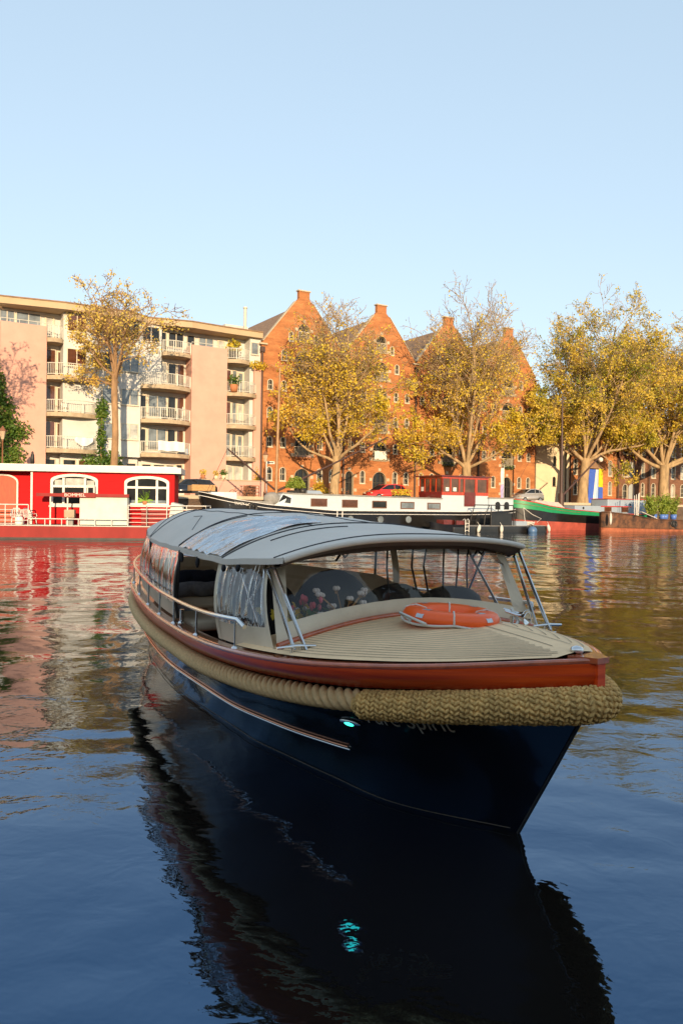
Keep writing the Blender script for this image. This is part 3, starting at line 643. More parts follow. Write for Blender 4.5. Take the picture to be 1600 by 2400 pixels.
# ================================================================== TREES
def tree(name, t, d, label, fork_z, top_z, rad, r0, leafmat, bark, seed, nleaf, dens, limbs=5, lean=(0, 0), crown_base=None, lsize=0.26, cx=0.0, twigs=(7, 6, 5), tilt=(0.25, 0.8), group='trees along the far quay', leader=1.0):
    root = qthing(name, t, d, ST, label, 'tree', group)
    rd = random.Random(seed); fz = fork_z - ST; H = top_z - ST
    segs = []; leaves = []
    def rv(): return Vector((rd.gauss(0, 1), rd.gauss(0, 1), rd.gauss(0, 1)))
    def grow(p, dr, L, r, lev, up):
        n = (7, 6, 4, 3)[lev]; pts = [p.copy()]; rr = [r]
        for i in range(n):
            dr = (dr + rv() * (0.10, 0.16, 0.22, 0.3)[lev] + Vector((0, 0, up))).normalized()
            p = p + dr * (L / n); pts.append(p.copy()); rr.append(r * (1 - 0.72 * (i + 1) / n))
        segs.append((pts, rr, (7, 5, 4, 3)[lev]))
        if lev < 3:
            k = twigs[lev]
            for j in range(k):
                u = 0.22 + 0.78 * (j + rd.random() * 0.7) / k; q = min(n - 1, int(u * n)); f = min(1, u * n - q)
                c = pts[q].lerp(pts[q + 1], f); a = rv(); a = a - dr * a.dot(dr)
                nd_ = (dr * 0.75 + a.normalized() * 0.85 + Vector((0, 0, 0.1))).normalized()
                grow(c, nd_, L * (0.62, 0.52, 0.5)[lev] * (1.12 - 0.55 * u) * rd.uniform(0.75, 1.2), rr[q] * 0.42, lev + 1, (0.05, 0.03, 0.0)[lev])
        if lev >= 2:
            for q in range(len(pts) - 1): leaves.append((pts[q], pts[q + 1]))
    base = Vector((0, 0, 0)); top = Vector((lean[0], lean[1], fz))
    tp = [base.lerp(top, i / 6) + Vector((math.sin(i * 1.3 + seed) * 0.06, 0, 0)) for i in range(7)]
    trp = (tp, [r0 * (1.35, 1.08, 1.0, .95, .92, .95, .9)[i] for i in range(7)], 12)
    for i in range(limbs):
        az = 2 * math.pi * (i + rd.random() * 0.6) / limbs * 2.0; low = i % 3 == 2; tl = rd.uniform(0.85, tilt[1] + .1) if low else rd.uniform(.14, .62)
        dr = Vector((math.sin(tl) * math.cos(az), math.sin(tl) * math.sin(az), math.cos(tl)))
        grow(top - Vector((0, 0, rd.uniform(0.1, 0.8))), dr, (H - fz) * (rd.uniform(0.42, 0.55) if low else rd.uniform(.72, .95)), r0 * rd.uniform(0.34, 0.46), 0, 0.07)
    if leader: grow(top, Vector((0.03, 0, 1)), (H - fz) * 0.9 * leader, r0 * 0.45, 0, 0.1)
    mz = max(p.z for s_ in segs for p in s_[0]); rs = sorted(math.hypot(p.x - top.x, p.y - top.y) for s_ in segs for p in s_[0])
    sz = (H - fz) / (mz - fz); sr = rad / rs[int(len(rs) * 0.985)]
    def fit(p):
        k = max(0.0, p.z - fz) / (H - fz); z = fz + (p.z - fz) * sz if p.z > fz else p.z
        return Vector((top.x + (p.x - top.x) * sr + cx * min(1, k * 2), top.y + (p.y - top.y) * sr, z))
    tm = MB(); tm.tube(trp[0], trp[1], trp[2]); tm.build('trunk', bark, root)
    bm_ = MB()
    for pts, rr, n in segs: bm_.tube([fit(p) for p in pts], [max(0.02, x) for x in rr], n)
    bm_.build('branches', bark, root)
    lm = MB(); cnt = 0; tries = 0
    while cnt < nleaf and tries < nleaf * 14:
        tries += 1
        a, b = leaves[rd.randrange(len(leaves))]; p = fit(a.lerp(b, rd.random()))
        h = (p.z - fz) / (H - fz); e = math.hypot(p.x, p.y) / rad
        nz = noise.noise(Vector((p.x * 0.45 + seed, p.y * 0.45, p.z * 0.5))) + 0.4 * noise.noise(p * 1.5)
        pr = dens(h, e) * (0.75 + 1.1 * nz)
        if rd.random() < pr:
            for _ in range(3):
                lm.leaf(p + rv() * 0.2 + Vector((0, 0, -0.06)), lsize * rd.uniform(0.6, 1.25), rd); cnt += 1
    lm.build('crown', leafmat, root)
    return root
def step(*kv):
    def f(h, e=0):
        if h <= kv[0][0]: return kv[0][1]
        for (a, x), (b, y) in zip(kv[:-1], kv[1:]):
            if h <= b: return x + (y - x) * (h - a) / (b - a)
        return kv[-1][1]
    return f
tree('street_tree', -17.8, 6, 'thin-leaved rusty tree with a tall bare trunk in front of the apartment block', 12.6, 20.4, 5.2, 0.28, 'leaf_rust', 'bark_dark', 4, 5600, step((-.6, 1.0), (0.1, 1), (0.35, .5), (0.7, .4), (1, .45)), 8, twigs=(7, 5, 4), tilt=(0.6, 1.75), lsize=0.19)
tree('street_tree', 2.95, 6, 'bright yellow tree with a forked trunk in front of the first gabled warehouse', 6.9, 22.8, 6.8, 0.42, 'leaf_gold', 'bark', 9, 16500, step((-.1, .8), (0.38, 1.0), (0.55, .45), (0.74, .10), (1, .04)), 9, lean=(0.25, 0), tilt=(0.3, 1.25), lsize=0.22, twigs=(9, 7, 5))
tree('street_tree', 19.3, 6, 'golden tree with bare upper twigs in front of the third gable', 7.0, 27.2, 8.6, 0.50, 'leaf_gold', 'bark', 21, 20000, step((-.1, .9), (0.3, 1.0), (0.48, .4), (0.7, .08), (1, .04)), 9, tilt=(0.3, 1.25), lsize=0.23, cx=0.8, twigs=(10, 8, 5))
tree('street_tree', 37.3, 6, 'tallest olive and yellow tree, standing by the cream tower', 8.2, 29.8, 10.2, 0.58, 'leaf_olive', 'bark', 33, 58000, step((-.2, 1.8), (0.33, 1.2), (0.5, .5), (1, .30)), 12, tilt=(0.3, 1.35), lsize=0.25, twigs=(10, 8, 6), cx=1.6, lean=(.5, 0))
tree('street_tree', 52.6, 6, 'broad yellow-olive tree at the right edge of the picture', 8.0, 29.0, 11.0, 0.66, 'leaf_yellow', 'bark', 45, 58000, step((-.2, 1.8), (0.4, 1.2), (0.55, .5), (1, .28)), 12, tilt=(0.3, 1.35), lsize=0.26, twigs=(10, 8, 6), cx=1.5)

tree('street_tree', -33.0, 12, 'leafless-topped tree beyond the left edge, throwing branch shadows on the pink tower', 8.0, 19.0, 5.2, 0.30, 'leaf_rust', 'bark_dark', 14, 3500, step((-.6, 1.0), (1, .5)), 9, twigs=(7, 6, 4), tilt=(0.4, 1.4), lsize=0.22)
def leafy(name, t, d, z, label, cat, shapes, n, leaf, size, seed, stem=None, group=None, stem_pts=None):
    """foliage scattered through a few ellipsoids (cx,cy,cz,rx,ry,rz)"""
    root = qthing(name, t, d, z, label, cat, group); rd = random.Random(seed); m = MB()
    tot = sum(s[3] * s[5] for s in shapes)
    for s in shapes:
        for k in range(int(n * s[3] * s[5] / tot)):
            v = Vector((rd.gauss(0, 1), rd.gauss(0, 1), rd.gauss(0, 1))).normalized() * rd.uniform(0.35, 1.0)
            v *= 1 + 0.3 * noise.noise(v * 2.5 + Vector((seed, 0, 0)))
            m.leaf((s[0] + v.x * s[3], s[1] + v.y * s[4], s[2] + v.z * s[5]), size * rd.uniform(.6, 1.3), rd)
    m.build('foliage', leaf, root)
    if stem_pts:
        q = MB()
        for sp in stem_pts: q.tube(sp, [0.07 * (1 - .6 * i / len(sp)) for i in range(len(sp))], 5)
        q.build('stem', 'bark_dark', root)
    return root
leafy('climbing_plant', -25.6, 0.25, ST, 'dense dark ivy climbing the left pink stair tower', 'climbing plant',
      [(-0.2, -0.1, 1.5, 1.7, .5, 1.6), (0.5, -0.1, 3.2, 1.6, .4, 1.3), (0.9, -0.1, 5.2, 1.6, .4, 1.2), (0.2, -.1, 6.8, 1.1, .4, 1.5), (-0.2, -.1, 8.8, .7, .35, 1.5), (-0.4, -.1, 10.5, .35, .3, 1.2)], 4200, 'leaf_green', 0.26, 3,
      stem_pts=[[(-.3, 0, 0), (0, 0, 3), (.2, 0, 6), (-.3, 0, 10)]])
leafy('climbing_plant', -17.6, 0.9, ST, 'green creeper and bush round a post between the left balconies', 'climbing plant',
      [(-0.6, 0, 2.2, 1.3, .7, 1.5), (0.8, 0, 2.5, 1.3, .7, 1.6), (0, 0, 5.0, .45, .4, 1.8), (0.05, 0, 7.4, .6, .5, 1.2)], 3600, 'leaf_green', 0.24, 5,
      stem_pts=[[(0, 0, 0), (0, 0, 4), (.05, 0, 8)]])
leafy('shrub', 3.0, 3.0, ST, 'yellow-green shrub by the entrance of the first gabled warehouse', 'shrub', [(0, 0, 1.0, .7, .6, 1.1), (.6, 0, .6, .6, .5, .7)], 700, 'leaf_yellow', 0.2, 6)
leafy('climbing_plant', -2.75, 0.2, 15.5, 'small bright creeper on the top corner of the apartment block', 'climbing plant', [(0.3, -.1, 0.3, 1.0, .4, .5)], 350, 'leaf_yellow', 0.2, 7)
leafy('climbing_plant', -2.4, 0.1, ST, 'thin reddish creeper on the pier between apartments and warehouse', 'climbing plant', [(0, 0, 1.5, .35, .25, 1.6)], 300, 'leaf_rust', 0.18, 8)

# ================================================================== STREET FURNITURE
def street_lamp(t, d, H, label):
    root = qthing('street_lamp', t, d, ST, label, 'street lamp', 'old lantern street lamps on the quay')
    p = MB(); p.lathe([(0, 0), (0.16, 0), (0.14, 0.5), (0.07, 0.7), (0.05, H - 0.9), (0.09, H - 0.85), (0.03, H - .75), (0, H - .75)], n=10); p.build('post', 'lamp_post', root)
    l = MB(); l.lathe([(0.10, H - 0.75), (0.24, H - 0.18), (0.24, H - 0.15), (0, H - .15)], n=6, smooth=False); l.build('lantern', 'lamp_glass', root)
    c = MB(); c.lathe([(0.30, H - 0.15), (0.1, H + 0.12), (0.03, H + .22), (0, H + .25)], n=6, smooth=False); c.build('cap', 'lamp_post', root)
M['lamp_post'] = pm("lamp_post_rust", (0.22, 0.09, 0.04), 0.6)
M['lamp_glass'] = pm("lamp_glass", (0.5, 0.38, 0.25), 0.2)
street_lamp(-26.4, 8, 4.7, 'lantern street lamp before the ivy on the left pink tower')
street_lamp(-5.5, 8.5, 3.9, 'lantern street lamp standing beside the black ship\'s mast')
sg = qthing('street_sign', -2.65, 3.0, ST, 'white street sign on a thin post by the first warehouse', 'street sign')
m = MB(); m.tube([(0, 0, 0), (-0.1, 0, 3.65)], 0.05, 8); m.build('post', 'white_paint', sg)
m = MB(); m.box(-0.1, 0.75, -0.04, 0.0, 3.3, 3.55); m.build('panel', 'white_paint', sg)
m = MB(); m.box(0.0, 0.65, -0.05, -0.043, 3.38, 3.47); m.build('lettering_band', 'dark_metal', sg)
pa = qthing('closed_parasol', -24.35, 8.0, ST, 'closed dark parasol on the quay before the left pink tower', 'parasol')
m = MB(); m.tube([(0, 0, 0), (0, 0, 3.1)], 0.03, 6); m.build('pole', 'white_paint', pa)
m = MB(); m.lathe([(0.05, 2.2), (0.16, 2.35), (0.13, 2.9), (0.07, 3.05), (0.09, 3.1), (0, 3.2)], n=8); m.build('canopy', 'dark_metal', pa)
ban = qthing('banner_flag', 22.85, 8.0, ST, 'slim white and pale violet banner flag on a pole before the last gable', 'banner')
m = MB(); m.tube([(0, 0, 0), (0, 0, 4.0)], 0.03, 6); m.build('pole', 'rail_white', ban)
m = MB(); m.grid([[(-0.04 - 0.42 * i / 4, 0.03 * math.sin(i + j), 1.95 + 1.75 * j / 6) for i in range(5)] for j in range(7)]); m.build('white_cloth', 'white_paint', ban)
m = MB(); m.grid([[(-0.04 - 0.42 * i / 4, 0.03 * math.sin(i + j), 0.5 + 1.43 * j / 6) for i in range(5)] for j in range(7)]); m.build('violet_cloth', pm("violet_cloth", (.38, .34, .55), .7), ban)
M['kiosk_blue'] = pm("kiosk_blue", (0.05, 0.12, 0.50), 0.5, var=.1); M['kiosk_pale'] = pm("kiosk_pale_blue", (0.35, 0.47, 0.66), 0.5, var=.08); M['kiosk_yellow'] = pm("kiosk_yellow", (0.80, 0.56, 0.01), 0.5, var=.06)
ki = qthing('advertising_kiosk', 39.6, 6.0, ST, 'tall kiosk with blue, white and yellow panels and a dark pointed roof', 'kiosk')
m = MB(); m.box(-1.25, 1.2, 0, 1.6, 0, 4.2); m.build('body', 'stone', ki)
m = MB(); m.sheet([(-1.3, 0), (-0.55, 0), (0.0, 4.2), (-1.2, 4.2)], -0.06, -0.003); m.build('blue_panel', 'kiosk_blue', ki)
m = MB(); m.sheet([(-0.54, 0), (-0.1, 0), (0.3, 4.2), (0.01, 4.2)], -0.06, -0.003); m.build('white_panel', 'white_paint', ki)
m = MB(); m.sheet([(-0.09, 0), (0.42, 0), (0.46, 4.2), (0.31, 4.2)], -0.06, -0.003); m.build('pale_blue_panel', 'kiosk_pale', ki)
m = MB(); m.box(0.5, 1.22, -0.1, -0.003, 2.1, 4.3); m.build('yellow_panel', 'kiosk_yellow', ki)
m = MB(); m.box(0.5, 1.22, -0.1, -0.003, 0.0, 2.09); m.build('blue_corner_panel', 'kiosk_blue', ki)
m = MB(); m.add([(-1.35, -.15, 4.31), (1.3, -.15, 4.31), (1.3, 1.7, 4.31), (-1.35, 1.7, 4.31), (-.1, .8, 5.8)], [(3, 2, 1, 0), (0, 1, 4), (1, 2, 4), (2, 3, 4), (3, 0, 4)]); m.build('roof', 'slate', ki)
m = MB(); m.ball((0.55, -0.25, 5.4), .3, 12, 8); m.build('globe', 'white_paint', ki)

def bike(t, d, label, rot=0.0, col='dark_metal'):
    root = qthing('bicycle', t, d, ST, label, 'bicycle', 'bicycles parked on the quay', rot)
    for x in (-0.53, 0.53):
        wv = MB(); wv.tube([(x + 0.33 * math.cos(2 * math.pi * k / 20), 0, 0.34 + 0.33 * math.sin(2 * math.pi * k / 20)) for k in range(20)], 0.022, 5, closed=True)
        for k in range(8): wv.beam((x, 0, .34), (x + .32 * math.cos(k * .785), 0, .34 + .32 * math.sin(k * .785)), .006, .006)
        wv.build('wheel', 'dark_metal', root)
    f = MB()
    for p, q in (((-.53, 0, .34), (-.15, 0, .30)), ((-.53, 0, .34), (-.25, 0, .82)), ((-.15, 0, .30), (-.28, 0, .95)), ((-.25, 0, .82), (.35, 0, .85)), ((-.15, 0, .30), (.36, 0, .78)), ((.53, 0, .34), (.33, 0, 1.02))): f.tube([p, q], 0.018, 5)
    f.build('frame', col, root)
    h = MB(); h.tube([(.30, -.27, 1.04), (.36, 0, 1.05), (.30, .27, 1.04)], .014, 5); h.build('handlebar', 'dark_metal', root)
    s_ = MB(); s_.ball((-.3, 0, .98), (.13, .08, .035), 8, 5); s_.build('saddle', 'dark_metal', root)
bike(-7.9, 8.2, 'rusty bicycle leaning by the low pink wall, leftmost of the quay bicycles', 0.1, 'lamp_post')
bike(-7.0, 7.6, 'bicycle with brown frame parked before the wall beside the wooden crate', -0.15, 'lamp_post')
bike(43.6, 6.5, 'dark bicycle parked just right of the blue and yellow kiosk', 0.3)
bike(44.6, 6.0, 'second bicycle from the kiosk, before the brick house', -0.2)
bike(1.6, 7.0, 'bicycle parked left of the forked yellow tree', 0.2)
bike(5.2, 4.5, 'bicycle standing behind the front of the red car', 0.2, 'lamp_post')
M['crate_wood'] = pm("crate_wood", (0.50, 0.29, 0.12), .8, var=.3, scale=6, stretch=(.5, 1, 5))
cr = qthing('wooden_crate', -11.6, 9.3, ST, 'weathered wooden crate on a low trailer beside the dark estate car', 'crate')
m = MB()
for k in range(4): m.box(-1.0, 1.0, -.5, -.46, .55 + k * .12, .64 + k * .12)
m.box(-1.0, 1.0, -.455, .5, .5, .95); m.build('box', 'crate_wood', cr)
m = MB(); m.box(-.95, .9, -.4, .4, .3, .49); m.tube([(.5, -.5, .2), (.5, -.42, .2)], .2, 12); m.tube([(-.5, -.5, .2), (-.5, -.42, .2)], .2, 12); m.build('trailer', 'dark_metal', cr)
cr = qthing('wire_crate', -6.2, 7.2, ST, 'brown slatted bicycle crate standing right of the parked bicycles', 'crate')
m = MB()
for z in (0.2, .5, .8, 1.05): m.box(-.6, .6, -.35, -.31, z, z + .06)
for x in (-.6, 0, .55): m.box(x, x + .05, -.36, -.3, 0, 1.1)
m.box(-.6, .6, .3, .34, .1, 1.1); m.build('slats', 'lamp_post', cr)

# ================================================================== CARS
def car(t, d, label, L, H, W, prof, roofp, paint, cat='car', rot=0.0):
    root = qthing('parked_car', t, d, ST, label, cat, 'cars parked along the quay', rot)
    M[paint.name] = paint
    bm = bmesh.new(); n = len(prof)
    a = [bm.verts.new((x, -W / 2, z)) for x, z in prof]; b = [bm.verts.new((x, W / 2, z)) for x, z in prof]
    bm.faces.new(a); bm.faces.new(b[::-1])
    for i in range(n): bm.faces.new((a[i], b[i], b[(i + 1) % n], a[(i + 1) % n]))
    bmesh.ops.recalc_face_normals(bm, faces=bm.faces); bmesh.ops.bevel(bm, geom=list(bm.edges), offset=.07, segments=3, affect='EDGES')
    m = MB(); m.frombm(bm, True)
    # roof shell: narrower at the top
    bi = len(m.v); rp = roofp; k = len(rp); zb = min(z for x, z in rp)
    def yy(z, s): return s * (W / 2 - 0.06 - 0.16 * (z - zb) / (max(q for _, q in rp) - zb))
    m.add([(x, yy(z, -1), z) for x, z in rp] + [(x, yy(z, 1), z) for x, z in rp], [tuple(range(k)), tuple(range(2 * k - 1, k - 1, -1))] + [(i, k + i, k + (i + 1) % k, (i + 1) % k) for i in range(k)])
    m.build('body', paint, root)
    cx = sum(x for x, z in rp) / k; cz = (zb + max(z for x, z in rp)) / 2
    g_ = MB(); xs = [min(x for x, z in rp), max(x for x, z in rp)]
    for s in (-1, 1):
        q = [(cx + (x - cx) * .87, cz + (z - cz) * .72 + .01) for x, z in rp]
        g_.add([(x, yy(z, s) + s * .012, z) for x, z in q], [tuple(range(k)) if s < 0 else tuple(range(k - 1, -1, -1))])
    # windscreens
    for (i, j) in ((0, 1), (k - 1, k - 2)):
        (x0, z0), (x1, z1) = rp[i], rp[j]; o = -.012 if x0 < cx else .012
        g_.add([(x0 + (x1 - x0) * .1 + o, yy(z0, -1) * .9, z0 + (z1 - z0) * .1 + .015), (x0 + (x1 - x0) * .88 + o, yy(z1, -1) * .9, z0 + (z1 - z0) * .88 + .015),
                (x0 + (x1 - x0) * .88 + o, yy(z1, 1) * .9, z0 + (z1 - z0) * .88 + .015), (x0 + (x1 - x0) * .1 + o, yy(z0, 1) * .9, z0 + (z1 - z0) * .1 + .015)], [(0, 1, 2, 3)])
    g_.build('windows', 'house_glass', root)
    for x in (cx - .02, cx + (xs[1] - xs[0]) * .22): p_ = MB(); p_.beam((x, yy(zb, -1) - .02, zb), (x + .02, yy(cz + .2, -1) - .025, max(z for _, z in rp) - .05), .06, .02, up=(0, 1, 0)); p_.build('door_pillar', paint, root)
    for x in (-L * .31, L * .31):
        for s in (-1, 1):
            wv = MB(); wv.tube([(x, s * (W / 2 + .02), .32), (x, s * (W / 2 - .18), .32)], .32, 20); wo = wv.build('wheel', 'dark_metal', root)
            r_ = MB(); r_.tube([(x, s * (W / 2 + .03), .32), (x, s * (W / 2 + .01), .32)], .2, 14); r_.build('rim', 'steel_grey', wo)
    for s in (-1, 1):
        h = MB(); h.ball((-L / 2 + .12, s * (W / 2 - .25), .68), (.12, .18, .09), 8, 6); h.build('headlight', 'lamp_glass', root)
        h = MB(); h.ball((L / 2 - .1, s * (W / 2 - .2), .8), (.09, .14, .12), 8, 6); h.build('tail_light', 'car_red', root)
    return root
M['steel_grey'] = pm("alloy_grey", (.45, .45, .45), .35, metal=.7)
M['car_red'] = pm("car_red", (.55, .03, .02), .25, coat=.8, var=.05)
cb = pm("car_black", (.012, .014, .02), .2, coat=.8, var=.1); cs = pm("car_silver", (.42, .40, .37), .3, metal=.3, coat=.6, var=.04)
car(-12.3, 7.9, 'black estate car parked before the right pink stair tower', 4.7, 1.55, 1.8, [(-2.35, .3), (-2.3, .75), (-1.2, .95), (1.9, 1.0), (2.3, .9), (2.35, .3)], [(-1.1, .94), (-.4, 1.45), (.6, 1.5), (1.7, 1.42), (2.2, .98)], cb)
car(7.3, 8.3, 'red hatchback parked between the yellow tree and the dark red wheelhouse', 4.2, 1.6, 1.75, [(-2.1, .3), (-2.05, .7), (-1.3, .95), (1.7, 1.05), (2.05, .95), (2.1, .3)], [(-1.3, .94), (-.3, 1.52), (.7, 1.6), (1.6, 1.45), (2.0, 1.0)], M['car_red'])
car(26.0, 8.3, 'small silver hatchback parked between the last gable and the cream tower', 3.6, 1.55, 1.65, [(-1.8, .3), (-1.78, .7), (-1.1, .98), (1.5, 1.05), (1.75, .9), (1.8, .3)], [(-1.15, .97), (-.2, 1.5), (.6, 1.56), (1.4, 1.4), (1.7, 1.02)], cs)

# ================================================================== SHIPS
M['ship_black'] = pm("ship_black", (.012, .011, .010), .28, coat=.5, var=.3, scale=1.5)
M['ship_white'] = pm("ship_pale", (.48, .54, .58), .45, var=.05)
M['ship_line'] = pm("ship_line_white", (.72, .70, .66), .45)
M['varnish'] = pm("varnished_red_wood", (.42, .045, .012), .25, coat=.8, var=.25, scale=6, stretch=(1, 1, .2))
M['varnish_dark'] = pm("varnished_dark_wood", (.13, .018, .012), .3, coat=.6, var=.3)
M['frame_brown'] = pm("brown_window_frame", (.14, .06, .03), .5)
M['ship_green'] = pm("ship_green", (.01, .24, .09), .4, var=.12)
M['ship_red'] = pm("antifouling_red", (.36, .07, .045), .7, var=.25, scale=1.2, bump=.2)
M['ship_blue'] = pm("ship_blue_grey", (.30, .36, .42), .5, var=.06)
M['rust_dark'] = pm("barge_dark", (.035, .022, .016), .7, var=.5, scale=1.5, col2=(.20, .085, .035), bump=.4, bscale=8)
M['rust'] = pm("barge_rust", (.33, .10, .045), .8, var=.35, scale=2)
M['deck_grey'] = pm("deck_grey", (.25, .24, .22), .8, var=.2)
M['rope_white'] = pm("rope_white", (.6, .57, .5), .9)
def lin(tab):
    def f(x):
        if x <= tab[0][0]: return tab[0][1]
        for (a, p), (b, q) in zip(tab[:-1], tab[1:]):
            if x <= b:
                u = (x - a) / (b - a); return p + (q - p) * u
        return tab[-1][1]
    return f
def plan(L, B, bow, stern, bp=2.2, sp=2.2):
    def f(x):
        b = B / 2
        if x < bow: b *= max(0, 1 - (1 - x / bow) ** bp) ** (1 / 1.6)
        if x > L - stern: b *= max(0, 1 - ((x - L + stern) / stern) ** sp) ** (1 / 2.0)
        return b
    return f
def xs_(L, n=48): return [L * (0.5 - 0.5 * math.cos(math.pi * i / n)) for i in range(n + 1)]
def band(m, L, pf, zlo, zhi, flo=1.0, fhi=1.0, rake=0.0, off=0.0, cap=False):
    rows = []
    for s in (-1, 1):
        lo = []; hi = []
        for x in xs_(L):
            b = pf(x) + (off if 0 < x < L else 0)
            lo.append((x + rake * (1 - x / L) ** 6, s * b * flo, zlo(x))); hi.append((x, s * b * fhi, zhi(x)))
        m.grid([lo, hi], True, flip=(s > 0))
    if cap: m.grid([[(x, -pf(x) * fhi, zhi(x)) for x in xs_(L)], [(x, pf(x) * fhi, zhi(x)) for x in xs_(L)]], False)
def cwin(parent, x0, x1, z0, z1, y, frame='frame_brown', glass='house_glass', b=.08):
    f = MB(); f.band(rect(x0 + b, x1 - b, z0 + b, z1 - b), rect(x0, x1, z0, z1), y - .05, y + .01); fo = f.build('window', frame, parent)
    p = MB(); p.box(x0 + b - .01, x1 - b + .01, y - .02, y - .003, z0 + b - .01, z1 - b + .01); p.build('pane', glass, fo); return fo
M['mast_wood'] = pm('mast_wood', (.35,.20,.09), .5, var=.2); M['mast_dark'] = pm('mast_dark', (.07,.035,.025), .5, var=.2); M['frame_dark'] = M['dark_metal']
# ---- black ship
bs = qthing('houseboat_ship', -12.95, 12.2, 0, 'long black-hulled houseboat ship with pale cabin and dark red wheelhouse', 'ship')
L = 32.9; pf = plan(L, 4.25, 7.0, 4.0)
sh = lin([(0, 3.15), (1.2, 2.85), (2.4, 2.6), (5, 2.22), (10.9, 1.80), (25, 1.80), (29, 1.88), (32.9, 2.12)])
m = MB(); band(m, L, pf, lambda x: -.6, sh, .86, 1, 1.2); m.build('hull', 'ship_black', bs)
m = MB(); m.grid([[(x, -pf(x), sh(x) - .12) for x in xs_(L)], [(x, pf(x), sh(x) - .12) for x in xs_(L)]], False); m.build('deck', 'deck_grey', bs)
m = MB()
for s in (-1,):
    m.tube([(x, s * (pf(x) + .02), sh(x) + 0.0) for x in xs_(L)], .028, 5)
    m.tube([(x, s * (pf(x) + .02), sh(x) - .28) for x in xs_(L)], .028, 5)
m.tube([(x, (pf(x) + .02), sh(x) + 0.0) for x in xs_(L)], .028, 5)
m.build('white_rubbing_strake', 'ship_line', bs)
m = MB(); 
for x in (11.25, 11.75): m.beam((x, -pf(x) - .03, 1.75), (x, -pf(x) - .0, .5), .07, .05, up=(0, 1, 0))
m.build('hull_strake', 'ship_line', bs)
for i, x in enumerate((9.75, 12.6, 15.65, 18.62)):
    z = 1.08 if i else 1.25; y = -pf(x) * (1 - .14 * (1.8 - z) / 2.4)
    m = MB(); m.tube([(x, y + .03, z), (x, y - .05, z)], .36, 20); po = m.build('porthole', 'frame_dark', bs)
    m = MB(); m.tube([(x, y - .045, z), (x, y - .06, z)], .29, 20); m.build('pane', 'glass_blue', po)
M_ = None
cabx0, cabx1 = 7.65, 23.2; yf = -1.05
m = MB()
ztop = lin([(5.8, 3.25), (7.65, 3.10), (23.2, 2.93)]); zbot = lambda x: sh(x) - .1
P8 = [(6.1, yf + .5), (cabx0, yf), (cabx1, yf), (cabx1, 1.6), (cabx0, 1.6), (6.1, 1.1)]
vs = [(x, y, sh(x) - .15) for x, y in P8] + [((x if x > 6.2 else x + .95), y, ztop(x)) for x, y in P8]
m.add(vs, [(5, 4, 3, 2, 1, 0), (6, 7, 8, 9, 10, 11)] + [(i, (i + 1) % 6, 6 + (i + 1) % 6, 6 + i) for i in range(6)]); m.build('cabin', 'ship_white', bs)
m = MB(); pr = [(x - (.08 if x < 20 else 0) + (.95 if x < 6.2 else 0), y + (-.1 if y < 0 else .1)) for x, y in P8]
m.add([(x, y, ztop(x) + .01) for x, y in pr] + [(x, y, ztop(x) + .10) for x, y in pr], [(5, 4, 3, 2, 1, 0), (6, 7, 8, 9, 10, 11)] + [(i, (i + 1) % 6, 6 + (i + 1) % 6, 6 + i) for i in range(6)])
m.build('cabin_roof', 'deck_grey', bs)
for i, (x0, x1, z0, z1) in enumerate(((9.35, 10.9, 2.12, 2.78), (12.37, 13.93, 2.06, 2.73), (15.44, 16.96, 2.03, 2.68), (18.46, 19.97, 1.99, 2.63), (21.46, 22.97, 1.97, 2.59))):
    cwin(bs, x0, x1, z0, z1, yf, glass=('glass_brown', 'glass_brown', 'house_glass', 'glass_blue', 'glass_blue')[i])
m = MB(); q = [(6.62, yf + .42, 2.45), (7.5, yf + .05, 2.35), (7.55, yf + .05, 2.78), (6.95, yf + .30, 3.05)]
m.add([(x - .02, y - .04, z) for x, y, z in q], [(0, 1, 2, 3)]); m.build('bow_window', 'house_glass', bs)
# low coaming ahead of the cabin, bow house
m = MB(); m.slab([(0.9, -.3), (1.8, -.75), (2.8, -.9), (2.8, .9), (1.8, .75), (.9, .3)], 2.5, 3.15); m.build('bow_hatch', 'ship_white', bs)
m = MB(); m.box(3.0, 6.0, -.9, .9, 2.1, 2.5); m.build('fore_hatch', 'deck_grey', bs)
# wheelhouse
wx0, wx1, wy0, wy1 = 23.2, 28.85, -1.0, 2.5
m = MB(); m.box(wx0, wx1 - .01, wy0, wy1, 1.7, 3.32); m.build('wheelhouse_base', 'ship_white', bs)
m = MB(); m.box(wx0 - .02, wx1, wy0 - .02, wy1 + .02, 3.325, 3.62)
for x in (wx0, wx0 + .95, wx0 + 2.0, wx0 + 2.6, wx0 + 4.0, wx0 + 4.15, wx1 - .16): m.box(x, x + .14, wy0, wy0 + .14, 3.62, 4.86)
for y in (wy0, wy0 + .9, wy0 + 1.75, wy0 + 2.6, wy1 - .14): m.box(wx0, wx0 + .14, y, y + .12, 3.62, 4.86)
for y in (wy0, wy1 - .14): m.box(wx1 - .15, wx1 - .01, y, y + .12, 3.62, 4.86)
m.box(wx0 - .01, wx1 - .01, wy0 - .01, wy1 + .01, 4.861, 5.05)
m.build('wheelhouse', 'varnish', bs)
m = MB(); m.box(wx0 - .3, wx1 + .25, wy0 - .25, wy1 + .25, 5.055, 5.16); m.build('wheelhouse_roof', 'varnish_dark', bs)
m = MB(); m.box(wx0 + .10, wx1 - .12, wy0 + .06, wy0 + .075, 3.621, 4.86); m.box(wx0 + .06, wx0 + .075, wy0 + .08, wy1 - .1, 3.621, 4.86); m.build('wheelhouse_panes', glass_mat("wheelhouse_glass", (.10, .05, .03), .05), bs)
m = MB(); m.box(wx0 - .05, wx0 - .021, wy0 + .05, wy1 - .1, 2.98, 3.62); m.build('front_panel', 'varnish_dark', bs)
